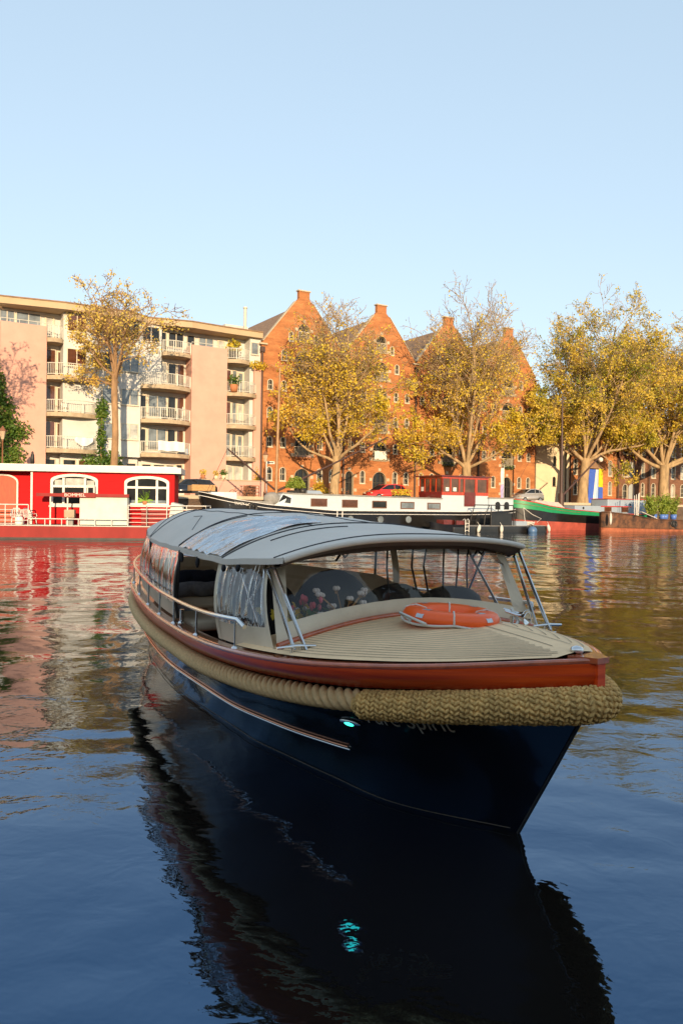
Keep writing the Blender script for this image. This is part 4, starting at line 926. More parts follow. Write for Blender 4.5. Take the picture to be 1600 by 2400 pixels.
m = MB(); m.box(wx0 + 2.65, wx0 + 4.0, wy0 - .06, wy0 - .021, 2.3, 3.63); m.build('door', 'varnish_dark', bs)
m = MB()
for (x) in (wx0 + .45, wx0 + 1.35): m.box(x, x + .38, wy0 + .03, wy0 + .055, 3.7, 4.05)
m.box(wx0 + .025, wx0 + .05, wy0 + 2.8, wy0 + 3.2, 3.7, 4.1); m.build('paper_notice', 'white_paint', bs)
m = MB(); m.box(28.85, 32.0, -1.15, 1.4, 1.7, 3.1); m.build('aft_cabin', 'ship_white', bs)
m = MB(); m.box(28.75, 32.1, -1.25, 1.5, 3.105, 3.2); m.build('aft_cabin_roof', 'deck_grey', bs)
for x in (29.95, 31.1):
    m = MB(); m.sheet(arch(x, 2.05, .62, .75), -1.2, -1.151); m.build('window', 'house_glass', bs)
# ship name on the bow
vs, fs = text_mesh("LUCY LOV", .30)
def onhull(v, x0, z0, lift):
    x = x0 + v.x; sl_ = (sh(x0) - sh(x0 + 1.6)) / 1.6
    z = z0 + v.y - sl_ * v.x * .8; return (x, -pf(x) * (1 - .14 * (sh(x) - z) / (sh(x) + .6)) - lift, z)
m = MB(); m.add([onhull(v, 2.35, 2.24, .035) for v in vs], fs); m.build('name_lettering', 'ship_line', bs)
# mast and booms
mb_ = qthing('ship_mast', -6.3, 12.2, 2.2, 'tall varnished mast standing on the foredeck of the black ship', 'mast')
m = MB(); m.tube([(0, 0, 0), (.1, 0, 6), (.22, 0, 11.2)], [.13, .11, .07], 8); m.build('pole', 'mast_wood', mb_)
m = MB(); m.tube([(0, 0, 1.1), (11.1, 0, 6.2)], [.10, .06], 8); m.build('boom', 'mast_dark', mb_)
m = MB(); m.tube([(-4.3, 0, 4.4), (-.1, 0, 1.25)], [.06, .09], 8); m.build('fore_boom', 'mast_dark', mb_)
m = MB(); m.tube([(.2, 0, 10.8), (2.7, .2, 5.3)], .02, 4); m.tube([(-4.3, 0, 4.4), (-6.0, 0, .9)], .018, 4); m.build('stay', 'mast_dark', mb_)

def torus(m, c, R_, r, axis='y', n=20, k=8):
    pts = []
    for i in range(n):
        a = 2 * math.pi * i / n
        pts.append((c[0] + R_ * math.cos(a), c[1], c[2] + R_ * math.sin(a)) if axis == 'y' else (c[0] + R_ * math.cos(a), c[1] + R_ * math.sin(a), c[2]))
    m.tube(pts, r, k, closed=True)
ty = qthing('tyre_fender', -9.25, 14.3 - .1, 1.95, 'black tyre hanging on the bow of the black ship as a fender', 'tyre fender')
m = MB(); torus(m, (0, 0, 0), .30, .11); m.build('tyre', 'dark_metal', ty)
pl = qthing('potted_bush', -4.5, 12.6, 3.12, 'feathery light green bush in a black pot on the black ship\'s cabin roof', 'potted plant')
m = MB(); m.lathe([(0, -.02), (.28, -.02), (.36, .5), (.3, .5), (.3, .42), (0, .42)], (.45, 0, 0), 12); m.box(-.9, .1, -.2, .2, -.02, .3); m.build('pot', 'dark_metal', pl)
m = MB(); rd = random.Random(12)
for k in range(1200):
    v = Vector((rd.gauss(0, 1), rd.gauss(0, 1), abs(rd.gauss(0, 1)))).normalized() * rd.uniform(.3, 1)
    m.leaf((-.2 + v.x * .95, v.y * .6, .5 + v.z * 1.0), .16, rd)
m.build('foliage', 'leaf_bamboo', pl)
pl = qthing('flower_trough', 6.2, 12.4, 3.0, 'low trough of orange and yellow flowers on the black ship before the wheelhouse', 'flower trough')
m = MB(); m.box(-.9, .9, -.2, .2, -.0, .25); m.build('trough', 'dark_metal', pl)
m = MB()
for k in range(380): m.leaf((rd.uniform(-.95, .95), rd.uniform(-.3, .3), rd.uniform(.2, .75)), .17, rd)
m.build('flowers', 'leaf_gold', pl)
sk = qthing('roof_skylight', -2.9, 12.4, 3.1, 'small glazed skylight hatch on the cabin roof of the black ship', 'skylight')
m = MB(); m.add([(-.8, -.4, 0), (.8, -.4, 0), (.8, .4, 0), (-.8, .4, 0), (-.6, -.1, .35), (.6, -.1, .35), (.6, .1, .35), (-.6, .1, .35)], [(0, 1, 5, 4), (1, 2, 6, 5), (2, 3, 7, 6), (3, 0, 4, 7), (4, 5, 6, 7)]); m.build('hatch', 'ship_blue', sk)
bl = qthing('covered_heap', -6.9, 12.5, 2.35, 'grey tarpaulin-covered heap beside the mast of the black ship', 'tarpaulin')
m = MB(); m.ball((.1, 0, .35), (.75, .5, .55), 14, 9); m.build('cover', 'deck_grey', bl)
# ---- pontoon in front of the black ship's stern
pn = qthing('floating_pontoon', 14.2, 15.8, 0, 'low black work pontoon with railings moored at the black ship\'s stern', 'pontoon')
m = MB(); m.bbox(-5.7, 5.7, -1.2, 1.2, -.3, .55, .06); m.build('float', 'ship_black', pn)
m = MB(); m.box(-5.6, 5.6, -1.1, 1.1, .555, .6); m.build('deck', 'deck_grey', pn)
m = MB()
for pts in ([(-2.0, -1, .6), (-1.9, -1, 1.6), (-1.4, -1, 2.45), (1.5, -1, 2.45), (1.6, -1, .6)], [(-2.0, 1, .6), (-1.4, 1, 2.45), (1.5, 1, 2.45), (1.6, 1, .6)], [(-1.4, -1, 2.45), (-1.4, 1, 2.45)], [(1.5, -1, 2.45), (1.5, 1, 2.45)], [(-1.2, -1, .6), (-1.2, -1, 2.4)]): m.tube(pts, .045, 6)
for x in (-5.4, -4.2, -3.0): m.tube([(x, -1.1, .6), (x, -1.1, 1.15)], .025, 5)
m.tube([(-5.4, -1.1, 1.1), (-4.2, -1.1, 1.0), (-3.0, -1.1, 1.1)], .02, 5); m.build('railing', 'dark_metal', pn)
m = MB(); m.box(-1.15, 1.45, -.9, -.8, .6, 1.75); m.build('dark_screen', 'ship_black', pn)
m = MB(); m.box(2.0, 3.4, -.9, .1, .601, 1.0); m.build('locker', 'ship_blue', pn)
ld = qthing('swim_ladder', 9.95, 17.1, .3, 'small white swimming ladder hooked on the pontoon edge', 'ladder')
m = MB()
for x in (-.2, .2): m.tube([(x, 0, -.25), (x, 0, .75), (x + .0, .1, .9), (x, .3, .85), (x, .32, .35)], .03, 6)
for z in (-.1, .2, .5): m.tube([(-.2, 0, z), (.2, 0, z)], .025, 6)
m.build('frame', 'white_paint', ld)
for i, (t, z, l) in enumerate(((11.3, .35, 'grey cylindrical fender on the pontoon, nearest the white ladder'), (14.0, .3, 'pale tilted fender hanging at the middle of the pontoon'), (20.0, .35, 'white round fender at the right end of the pontoon'))):
    f = qthing('boat_fender', t, 17.12, z, l, 'fender', 'fenders along the pontoon')
    m = MB(); m.ball((0, 0, 0), (.17, .15, .38), 10, 8, Matrix.Rotation(.3 - .3 * i, 3, 'Y')); m.tube([(0, 0, .35), (-.1, .1, .6)], .02, 4); m.build('body', 'rope_white', f)
f = qthing('mooring_buoy', 17.5, 17.5, .15, 'blue round buoy floating before the pontoon', 'buoy')
m = MB(); m.ball((0, 0, 0), .42, 16, 10); m.build('ball', pm("buoy_blue", (.08, .16, .30), .4), f)
m = MB(); m.tube([(0, 0, .4), (0, .2, .55)], .05, 6); m.build('ring', 'dark_metal', f)
rp_ = qthing('rope_coil', 18.6, 15.8, .6, 'heap of pale mooring rope on the right end of the pontoon', 'rope')
m = MB(); pts = [((.5 + .1 * math.sin(i * .7)) * math.cos(i * .45) * 1.4, (.4 + .1 * math.cos(i)) * math.sin(i * .45), .05 + .25 * abs(math.sin(i * .37))) for i in range(70)]; m.tube(pts, .045, 5); m.build('coil', 'rope_white', rp_)
dg = qthing('rowing_boat', 6.3, 16.4, 0, 'small black rowing boat with red-brown thwarts before the black ship', 'rowing boat')
Ld = 3.9; pfd = plan(Ld, 1.3, 1.6, .5); shd = lin([(0, .95), (1, .75), (3, .68), (3.9, .75)])
m = MB(); band(m, Ld, pfd, lambda x: -.15, shd, .7, 1, .4); m.build('hull', 'ship_black', dg)
m = MB(); m.grid([[(x, -pfd(x) * .9, .35) for x in xs_(Ld)], [(x, pfd(x) * .9, .35) for x in xs_(Ld)]], False); m.build('floor', 'deck_grey', dg)
for x in (1.2, 2.6): m = MB(); m.box(x, x + .9, -.5, .5, .7, 1.12 if x < 2 else 1.08); m.build('thwart', 'varnish_dark', dg)
# ---- green ship
gs = qthing('sailing_barge', 19.4, 12.1, 0, 'green and black sailing barge with red underbody and blue-grey cabin', 'ship')
L = 22.6; pf2 = plan(L, 4.1, 4.5, 3.5)
sh2 = lin([(0, 3.12), (1.0, 2.95), (2.4, 2.72), (4, 2.42), (7.35, 2.08), (12.6, 1.78), (18, 1.65), (22.6, 1.8)])
g1 = lin([(0, .82), (3, .66), (7.35, .47), (12.6, .33), (22.6, .33)]); bl_ = lin([(0, 1.15), (1.5, 1.0), (7.4, .80), (12.6, .60), (22.6, .6)])
zg = lambda x: sh2(x) - g1(x)
m = MB(); band(m, L, pf2, zg, sh2, .985, 1.0); m.build('green_strake', 'ship_green', gs)
m = MB(); band(m, L, pf2, bl_, zg, .95, .985); m.build('hull', 'ship_black', gs)
m = MB(); band(m, L, pf2, lambda x: -.6, bl_, .85, .95, 1.0); m.build('red_underbody', 'ship_red', gs)
m = MB(); m.tube([(x, -pf2(x), sh2(x) + .03) for x in xs_(L)], .045, 5); m.tube([(x, pf2(x), sh2(x) + .03) for x in xs_(L)], .045, 5); m.build('red_rail', 'car_red', gs)
m = MB(); m.tube([(x, -pf2(x) - .01, sh2(x) - g1(x) * .45) for x in xs_(L) if x < 9], .02, 4); m.build('gold_line', 'rust', gs)
m = MB(); m.grid([[(x, -pf2(x), sh2(x) - .15) for x in xs_(L)], [(x, pf2(x), sh2(x) - .15) for x in xs_(L)]], False); m.build('deck', 'deck_grey', gs)
m = MB(); m.add([(2.6, -.9, 2.5), (7.6, -.9, 2.1), (7.6, 1.1, 2.1), (2.6, 1.1, 2.5), (3.9, -.1, 3.05), (7.2, -.1, 2.85), (7.2, .3, 2.85), (3.9, .3, 3.05)], [(0, 1, 5, 4), (1, 2, 6, 5), (2, 3, 7, 6), (3, 0, 4, 7), (4, 5, 6, 7)]); m.build('hatch_cover', pm("hatch_cream", (.62, .48, .40), .7), gs)
m = MB(); m.box(8.6, 18.2, -1.05, 1.3, 1.6, 2.55); m.build('cabin', 'ship_blue', gs)
m = MB(); m.box(12.6, 17.6, -1.12, -1.055, 2.47, 2.56); m.build('red_trim', 'car_red', gs)
for (x0, x1) in ((13.2, 14.3), (16.0, 17.1)): cwin(gs, x0, x1, 1.9, 2.45, -1.05, glass='glass_brown')
m = MB(); m.bbox(14.3, 20.8, -.6, 1.7, 1.7, 3.3, .1); m.build('aft_house', 'ship_blue', gs)
m = MB(); m.box(14.2, 20.9, -.7, 1.8, 3.31, 3.37); m.build('aft_roof', 'car_red', gs)
for (x, z) in ((9.9, 2.3), (18.0, 2.75)):
    m = MB(); y = -1.05 if x < 15 else -.6; m.tube([(x, y - .04, z), (x, y + .02, z)], .13, 14); m.build('porthole', 'dark_metal', gs)
gm = qthing('ship_mast', 27.2, 12.0, 1.9, 'tall dark mast with raised boom on the green sailing barge', 'mast')
m = MB(); m.tube([(0, 0, 0), (-.02, 0, 6), (-.05, 0, 12.0)], [.17, .14, .07], 8); m.tube([(0, 0, 0), (0, 0, 1.9)], .30, 8); m.build('pole', 'mast_dark', gm)
m = MB(); m.tube([(.1, 0, 1.6), (6.1, 0, 6.2)], [.12, .07], 8); m.build('boom', 'mast_dark', gm)
m = MB(); m.tube([(-.05, 0, 11.8), (-7.4, 0, 1.3)], .015, 4); m.tube([(0, 0, 11), (6.0, 0, 6.2)], .015, 4); m.build('stay', 'mast_dark', gm)
ml = qthing('mooring_line', 19.6, 14.4, 1.7, 'pale mooring rope slung from the green bow down to the pontoon', 'mooring rope')
m = MB(); m.tube([(-.3, -.1, .55), (.5, -.5, -.1), (1.4, -.8, -.5), (0.6, -1.0, -.85)], .03, 5); m.tube([(-.3, -.1, .5), (-.6, -.6, -.6), (-.7, -.8, -.9)], .03, 5); m.build('rope', 'rope_white', ml)
# ---- dark barge
br_ = qthing('work_barge', 27.6, 16.9, 0, 'low rusty dark barge moored outside the green ship', 'barge')
L = 20; pf3 = plan(L, 2.0, 1.6, .5, 2, 3); sh3 = lin([(0, 1.95), (3.6, 1.66), (6.7, 1.26), (12, 1.13), (20, 1.2)])
m = MB(); band(m, L, pf3, lambda x: .42 - .02 * x, sh3, .99, 1); m.build('hull', 'rust_dark', br_)
m = MB(); band(m, L, pf3, lambda x: -.5, lambda x: .42 - .02 * x, .93, .99); m.build('red_underbody', 'rust', br_)
m = MB(); m.grid([[(x, -pf3(x), sh3(x) - .05) for x in xs_(L)], [(x, pf3(x), sh3(x) - .05) for x in xs_(L)]], False); m.build('deck', 'rust_dark', br_)
m = MB(); m.tube([(x, -pf3(x) - .02, sh3(x)) for x in xs_(L)], .06, 5); m.tube([(x, -pf3(x) * .99 - .02, .42 - .02 * x) for x in xs_(L)], .035, 5); m.build('gunwale', 'rust_dark', br_)
f = qthing('boat_fender', 27.6, 18.05, 1.3, 'long pale rope fender on the left end of the dark barge', 'fender'); m = MB(); m.ball((0, 0, 0), (.14, .12, .6), 8, 8); m.tube([(0, 0, .5), (0, .1, .75)], .02, 4); m.build('body', 'rope_white', f)
f = qthing('tyre_fender', 37.9, 17.95, .75, 'black tyre hanging on the side of the dark barge', 'tyre fender'); m = MB(); torus(m, (0, 0, 0), .28, .1); torus(m, (-.25, .05, .05), .28, .1); m.build('tyre', 'dark_metal', f)
po = qthing('white_poles', 33.9, 16.2, 1.2, 'bundle of thin white poles standing upright on the dark barge', 'poles')
for i, (a, b) in enumerate(((-.25, -.35), (0, -.05), (.12, .3), (.3, .45))): m = MB(); m.tube([(a, 0, 0), (b, 0, 2.5 + .1 * i)], .035, 6); m.build('pole', 'white_paint', po)
gp = qthing('gangplank', 35.0, 16.6, 1.25, 'narrow pale plank leaning on the dark barge', 'plank')
m = MB(); m.beam((-.9, 0, .75), (1.4, -.2, .05), .25, .06); m.build('plank', 'rope_white', gp)
M['pot_blue'] = pm("blue_pot", (.08, .17, .50), .35, coat=.4)
for i in range(5):
    o = qthing('bamboo_planter', 35.9 + i * .95, 16.5 - (i % 2) * .35, 1.12, ('tall bamboo in a dark pot, leftmost on the barge', 'bamboo in a blue pot next to the dark pot', 'bamboo in the second blue pot on the barge', 'bamboo in the third blue pot on the barge', 'bamboo in a blue pot by the picture edge')[i], 'bamboo', 'potted bamboo on the dark barge')
    m = MB(); m.lathe([(0, 0), (.28, 0), (.36, .62), (.3, .62), (.3, .52), (0, .52)], n=14); m.build('pot', 'pot_blue' if i else 'dark_metal', o)
    rd = random.Random(40 + i); m = MB(); st = MB()
    for k in range(18):
        a = rd.random() * 6.28; q = Vector((math.cos(a), math.sin(a), 0)) * rd.uniform(.2, .85); hh = rd.uniform(1.4, 2.75)
        pts = [Vector((0, 0, .5)), Vector((q.x * .35, q.y * .35, .5 + hh * .5)), Vector((q.x, q.y, .5 + hh * .85))]; st.tube(pts, .012, 3)
        for j in range(42):
            u = rd.random() ** .7; p = pts[0].lerp(pts[2], u) + Vector((rd.gauss(0, .13), rd.gauss(0, .13), rd.gauss(0, .14) - .05)); m.leaf(p, .2, rd)
    st.build('stems', 'leaf_bamboo', o); m.build('foliage', 'leaf_bamboo', o)

# ================================================================== RED HOUSEBOAT
HB = R(7.4); HO = Vector((-16.9, 47.5, 0))
def hthing(name, x, y, z, label, cat, group=None):
    p = HO + Vector((math.cos(HB), math.sin(HB), 0)) * x + Vector((-math.sin(HB), math.cos(HB), 0)) * y + Vector((0, 0, z))
    return tag(empty(name, p, HB), label, cat, group)
M['red_hull'] = pm("red_hull", (.27, .028, .024), .6, spec=.2, var=.15, scale=1.2, stretch=(1, 1, .4))
M['red_wall'] = pm("red_boards", (.42, .008, .010), .7, spec=.15, var=.12, scale=2, stretch=(.5, 1, 8))
M['hb_white'] = pm("houseboat_white", (.66, .62, .55), .5, var=.06)
M['hb_pale'] = pm("houseboat_pale", (.60, .64, .60), .6, var=.1, scale=2, col2=(.52, .54, .45))
M['door_wood'] = pm("houseboat_door_wood", (.38, .06, .015), .5, var=.25, scale=4, stretch=(4, 1, .5))
hb = hthing('red_houseboat', 0, 0, 0, 'bright red houseboat with white-framed arched windows and a flat white roof', 'houseboat')
m = MB(); m.slab([(-12, -2.0), (4.9, -2.0), (8.6, -1.0), (8.8, 3.0), (-12, 3.2)], -.5, .78); m.build('hull', 'red_hull', hb)
m = MB(); m.slab([(-12, -2.06), (4.92, -2.06), (8.7, -1.06), (8.86, 3.0), (-12, 3.2)], -.5, .10); m.build('boot_band', 'dark_metal', hb)
m = MB(); m.slab([(-12, -1.95), (4.87, -1.95), (8.5, -.97), (8.7, 2.95), (-12, 3.1)], .784, .83); m.build('deck', 'hb_pale', hb)
m = MB()
def planks(x0, x1, z0, z1, y, holes):
    m.wall(rect(x0, x1, z0, z1), holes, y, .12)
A1 = arch(0.2, 2.02, 2.76, 1.93, 12, .28); A2 = arch(4.62, 2.1, 2.66, 1.80, 12, .28)
planks(-2.35, 6.33, .8, 4.1, 0.0, [A1, A2])
m.box(-2.35, 6.33, .13, 3.0, .8, 4.09)
for k in range(22):
    z = .9 + k * .148
    if z < 2.0 or z > 3.97: m.box(-2.35, 6.33, -.012, -.002, z, z + .012)
    else:
        for (x0, x1) in ((-2.35, -1.22), (1.62, 3.25), (5.98, 6.33)): m.box(x0, x1, -.012, -.002, z, z + .012)
m.build('cabin_wall', 'red_wall', hb)
m = MB(); m.box(-12, -2.36, .9, 3.0, .8, 4.09); m.build('recessed_wall', 'red_wall', hb)
m = MB(); m.add([(x, y, z) for z in (4.12, 4.50) for (x, y) in ((-12, -.35), (6.75, -.35), (6.75, 3.2), (-12, 3.2))], [(3, 2, 1, 0), (4, 5, 6, 7), (0, 1, 5, 4), (1, 2, 6, 5), (2, 3, 7, 6), (3, 0, 4, 7)])
m.build('roof', 'hb_white', hb)
m = MB(); m.box(-12, 6.5, -.2, 3.0, 4.505, 4.56); m.box(-2.42, -2.30, -.03, .0, .8, 4.1); m.build('roof_trim', 'hb_white', hb)
def bigwin(cx, z0, W_, H_, glassbits, casement=False):
    f = MB(); o = arch(cx, z0, W_ + .1, H_ + .05, 12, .28); i = arch(cx, z0 + .12, W_ - .22, H_ - .24, 12, .28)
    f.band(i, o, -.07, .05)
    zt = z0 + H_ * .62
    f.box(cx - W_ / 2 + .08, cx + W_ / 2 - .08, -.06, .04, zt - .07, zt + .07)
    for s in (-1, 1): f.box(cx + s * W_ * .235 - .07, cx + s * W_ * .235 + .07, -.065, .045, z0 + .1, z0 + H_ - .2)
    f.box(cx - W_ / 2 - .12, cx + W_ / 2 + .12, -.14, -.075, z0 - .1, z0)
    fo = f.build('window', 'hb_white', hb)
    p = MB(); p.sheet(arch(cx, z0 + .08, W_ - .16, H_ - .16, 12, .28), .055, .075); p.build('pane', 'house_glass', fo)
    for (x0, x1, a, b, g_) in glassbits:
        p = MB(); p.box(x0, x1, .03, .05, a, b); p.build('curtain', g_, fo)
bigwin(.2, 2.02, 2.76, 1.93, [(-1.0, -.55, 3.28, 3.62, 'glass_curtain'), (-.35, .78, 3.28, 3.72, 'glass_curtain'), (.95, 1.4, 3.28, 3.6, 'glass_curtain')])
bigwin(4.62, 2.1, 2.66, 1.80, [(3.46, 5.8, 2.22, 2.42, 'glass_blue')])
m = MB(); m.band(rect(.1, .5, .1, 1.05), rect(0, .6, 0, 1.2), -.06, 0); ca = m.build('casement', 'hb_white', hb, (1.0, -.12, 2.1), -.5)
m = MB(); m.box(.09, .51, -.035, -.025, .09, 1.06); m.build('pane', 'house_glass', ca)
ar = arch(-4.35, .85, 1.75, 3.0, 10, .5)
m = MB(); m.sheet(ar, .80, .86); dro = m.build('door', 'door_wood', hb)
m = MB(); m.band(ar, arch(-4.35, .80, 1.95, 3.15, 10, .5), .76, .87); m.build('door_frame', 'hb_white', dro)
hp = hthing('palm_houseplant', 4.5, -0.0, 2.25, 'bright green feathery palm plant in the right arched window of the red houseboat', 'houseplant')
m = MB(); rd = random.Random(7)
for k in range(16):
    a = rd.uniform(-1.25, 1.25); L_ = rd.uniform(.5, .85)
    for j in range(9):
        u = j / 9; x = math.sin(a) * L_ * u * 1.1; z = math.cos(a) * L_ * u * 1.1 - .45 * u * u * abs(math.sin(a)) + .1
        m.add([(x, -.02 + .003 * k, z), (x + .10 * math.cos(a), -.025, z - .09), (x + .02, -.03, z + .02), (x - .12 * math.cos(a), -.025, z - .05)], [(0, 1, 2, 3)])
m.build('fronds', leaf_mat("palm", [(.12, .3, .02), (.3, .5, .05), (.4, .6, .08)]), hp)
m = MB(); m.lathe([(0, -.1), (.14, -.1), (.17, .12), (0, .12)], (0, .0, 0), 10); m.build('pot', 'terracotta', hp)
# canopy with the name board
cp_ = hthing('deck_canopy', 1.2, -1.2, .83, 'red-roofed open canopy carrying a name board on the houseboat deck', 'canopy')
m = MB(); m.add([(x, y, z) for z in (1.74, 1.93) for (x, y) in ((-2.85, -.5), (2.55, -.5), (2.45, .5), (-2.75, .5))], [(3, 2, 1, 0), (4, 5, 6, 7), (0, 1, 5, 4), (1, 2, 6, 5), (2, 3, 7, 6), (3, 0, 4, 7)]); m.build('roof', 'red_hull', cp_)
for x in (-2.05, -1.05): m = MB(); m.tube([(x, -.4, 0), (x, -.4, 1.73)], .05, 8); m.build('post', 'hb_white', cp_)
m = MB(); m.box(-1.35, .6, -.56, -.505, 1.70, 1.98); nbd = m.build('name_board', 'red_hull', cp_)
vs, fs = text_mesh("BOMMEL", .27); mw = max(v.x for v in vs)
m = MB(); m.add([(-1.22 + v.x / mw * 1.25, -.575, 1.75 + v.y) for v in vs], fs); m.build('lettering', 'hb_white', nbd)
m = MB(); m.box(-.35, 2.45, -.38, .42, .05, 1.735); m.build('white_cabinet', 'hb_pale', cp_)
mt = hthing('meter_box', -.05, -1.35, .83, 'small beige machine box standing left of the white cabinet under the canopy', 'machine')
m = MB(); m.bbox(.0, .6, -.3, .2, .45, .95, .05); m.build('motor', 'concrete', mt); m = MB(); m.box(.1, .5, -.2, .1, 0, .45); m.build('stand', 'deck_grey', mt)
def railing(x0, x1, y, H, n, nm, label, nb_=4, pts=None):
    o = hthing(nm, x0, y, .8, label, 'railing', 'white railings on the houseboat deck'); m = MB()
    pts = pts or [(0, 0), (x1 - x0, 0)]
    for (xa, ya), (xb, yb) in zip(pts[:-1], pts[1:]):
        k = max(1, int(math.hypot(xb - xa, yb - ya) / n))
        for j in range(nb_): z = H * (1 - j / nb_); m.tube([(xa, ya, z), (xb, yb, z)], .035 if j == 0 else .02, 6)
        for j in range(k + 1): u = j / k; m.tube([(xa + (xb - xa) * u, ya + (yb - ya) * u, 0), (xa + (xb - xa) * u, ya + (yb - ya) * u, H)], .03, 6)
    m.build('bars', 'hb_white', o); return o
railing(-6, -2.05, -1.85, 1.25, 1.2, 'deck_railing', 'white tube railing at the left end of the houseboat deck')
railing(3.75, 8.4, -1.85, 1.3, 1.1, 'deck_railing', 'white tube railing round the right end of the houseboat deck', 5, [(0, 0), (1.1, 0), (4.6, .95), (4.8, 3.0)])
railing(-2.05, 3.75, -1.9, .42, .95, 'deck_railing', 'low white rail along the middle of the houseboat deck', 1)
m = MB(); ob = hthing('red_bench', 4.4, -.9, .83, 'long red box bench behind the right railing of the houseboat', 'bench'); m.box(0, 3.4, 0, .7, .0, 1.0); m.build('box', 'red_hull', ob); m = MB(); m.box(-.03, 3.43, -.03, .73, 1.002, 1.06); m.build('lid', 'hb_white', ob)
def pchair(x, y, rot, label):
    o = hthing('garden_chair', x, y, .83, label, 'garden chair', 'white plastic chairs on the houseboat deck'); o.rotation_euler.z += rot
    m = MB(); m.bbox(-.25, .25, -.25, .25, .42, .46, .015); m.build('seat', 'white_paint', o)
    m = MB(); 
    for k in range(5): m.tube([(-.2 + k * .1, .24, .45), (-.22 + k * .11, .34, .92)], .018, 5)
    m.tube([(-.27, .24, .45), (-.28, .34, .85), (-.15, .36, .97), (.15, .36, .97), (.28, .34, .85), (.27, .24, .45)], .028, 6); m.build('backrest', 'white_paint', o)
    for sx in (-1, 1):
        m = MB(); m.tube([(sx * .27, .28, .66), (sx * .29, -.2, .66), (sx * .28, -.26, .5)], .025, 6); m.build('armrest', 'white_paint', o)
        for sy in (-1, 1): m = MB(); m.tube([(sx * .22, sy * .22, .44), (sx * .26, sy * .27, 0)], .024, 6); m.build('leg', 'white_paint', o)
pchair(-3.1, -.6, .25, 'white plastic garden chair seen from behind, left on the houseboat deck')
pchair(-2.35, -.3, 2.6, 'white plastic garden chair with rounded back facing left on the houseboat deck')
gb = hthing('gas_bottle', -2.75, -1.2, .83, 'white gas bottle standing on the houseboat deck by the chairs', 'gas bottle')
m = MB(); m.lathe([(0, 0), (.22, 0), (.24, .1), (.24, .4), (.15, .52), (.05, .55), (.05, .62), (0, .62)], n=14); m.build('bottle', 'white_paint', gb)
m = MB(); torus(m, (0, 0, .6), .11, .02, 'z', 12, 5); m.build('collar', 'hb_pale', gb)
cv = hthing('covered_barbecue', 6.6, -.9, .83, 'grey-green fabric-covered barbecue at the right corner of the red houseboat', 'barbecue cover')
m = MB(); m.add([(-.55, -.4, 0), (.55, -.4, 0), (.6, .4, 0), (-.5, .4, 0), (-.35, -.3, 1.45), (.3, -.25, 1.3), (.35, .3, 1.35), (-.3, .3, 1.5)], [(0, 1, 5, 4), (1, 2, 6, 5), (2, 3, 7, 6), (3, 0, 4, 7), (4, 5, 6, 7)]); m.build('cover', 'hb_pale', cv)
# ================================================================== THE SLOOP
SH = R(59); ST_ = Vector((1.698, 4.935, 0))        # bow tip over the water
SROT = math.atan2(math.sin(SH), -math.cos(SH))     # local x runs aft, local y to starboard
def smooth(tab):
    xs = [a for a, _ in tab]; ys = [b for _, b in tab]; n = len(xs)
    d = [(ys[i + 1] - ys[i]) / (xs[i + 1] - xs[i]) for i in range(n - 1)]
    mm = [d[0]] + [(d[i - 1] + d[i]) / 2 if d[i - 1] * d[i] > 0 else 0 for i in range(1, n - 1)] + [d[-1]]
    def f(x):
        if x <= xs[0]: return ys[0]
        if x >= xs[-1]: return ys[-1]
        i = max(k for k in range(n - 1) if xs[k] <= x); h = xs[i + 1] - xs[i]; t = (x - xs[i]) / h
        return (2 * t**3 - 3 * t**2 + 1) * ys[i] + (t**3 - 2 * t**2 + t) * h * mm[i] + (-2 * t**3 + 3 * t**2) * ys[i + 1] + (t**3 - t**2) * h * mm[i + 1]
    return f
LS = 9.7
bS = smooth([(0, .02), (.13, .27), (.27, .52), (.47, .87), (.69, 1.13), (.85, 1.26), (1.09, 1.42), (1.38, 1.54), (1.75, 1.61), (2.42, 1.65), (3.33, 1.59), (4.34, 1.47), (5.35, 1.33), (6.51, 1.13), (7.2, 1.0), (7.9, .85), (8.6, .64), (9.2, .38), (9.55, .17), (9.7, .0)])
bP = smooth([(0, .02), (.22, .27), (.67, .64), (1.14, .92), (1.48, 1.10), (2.2, 1.34), (3.0, 1.48), (4.0, 1.47), (5.35, 1.33), (6.51, 1.13), (7.2, 1.0), (7.9, .85), (8.6, .64), (9.2, .38), (9.55, .17), (9.7, .0)])
lowS = smooth([(0, .0), (.31, .49), (.68, .90), (1.01, 1.16), (1.68, 1.39), (2.66, 1.47), (3.4, 1.45), (4.12, 1.37), (5.88, 1.16), (7.72, .82), (8.6, .58), (9.2, .33), (9.6, 0)])
wlS = smooth([(.72, 0), (1.58, .50), (2.3, .63), (2.91, .72), (3.7, .81), (5.34, .81), (7.43, .60), (8.6, .36), (9.2, .15), (9.45, 0)])
def zf(s): return 1.40 - .10 * s + .10 / 12 * s * s
def bb(s, side): return bS(s) if side > 0 else bP(s)
def lo(s, side): return lowS(s) if side > 0 else min(lowS(s), max(0, bP(s) - .08) if s > .1 else 0)
def wl(s): return wlS(s)
WH = .165
def hull(u, v, side):
    """u along 0..1, v 0 (under the wooden strake) .. 1 (waterline)"""
    st, sb = u * 9.6, .72 + u * (9.45 - .72)
    s = st * (1 - v) + sb * v
    b = lo(st, side) * (1 - v) + wl(sb) * v
    if side < 0: b = lo(st, side) * (1 - v) + wl(sb) * v * (min(1, bP(st) / max(.01, bS(st))) if st < 3 else 1)
    b += .10 * math.sin(math.pi * min(1, v)) * min(1, u * 6) * (.5 - v) * 1.2
    z = (zf(st) - WH) * (1 - v)
    return Vector((s, side * b, z))
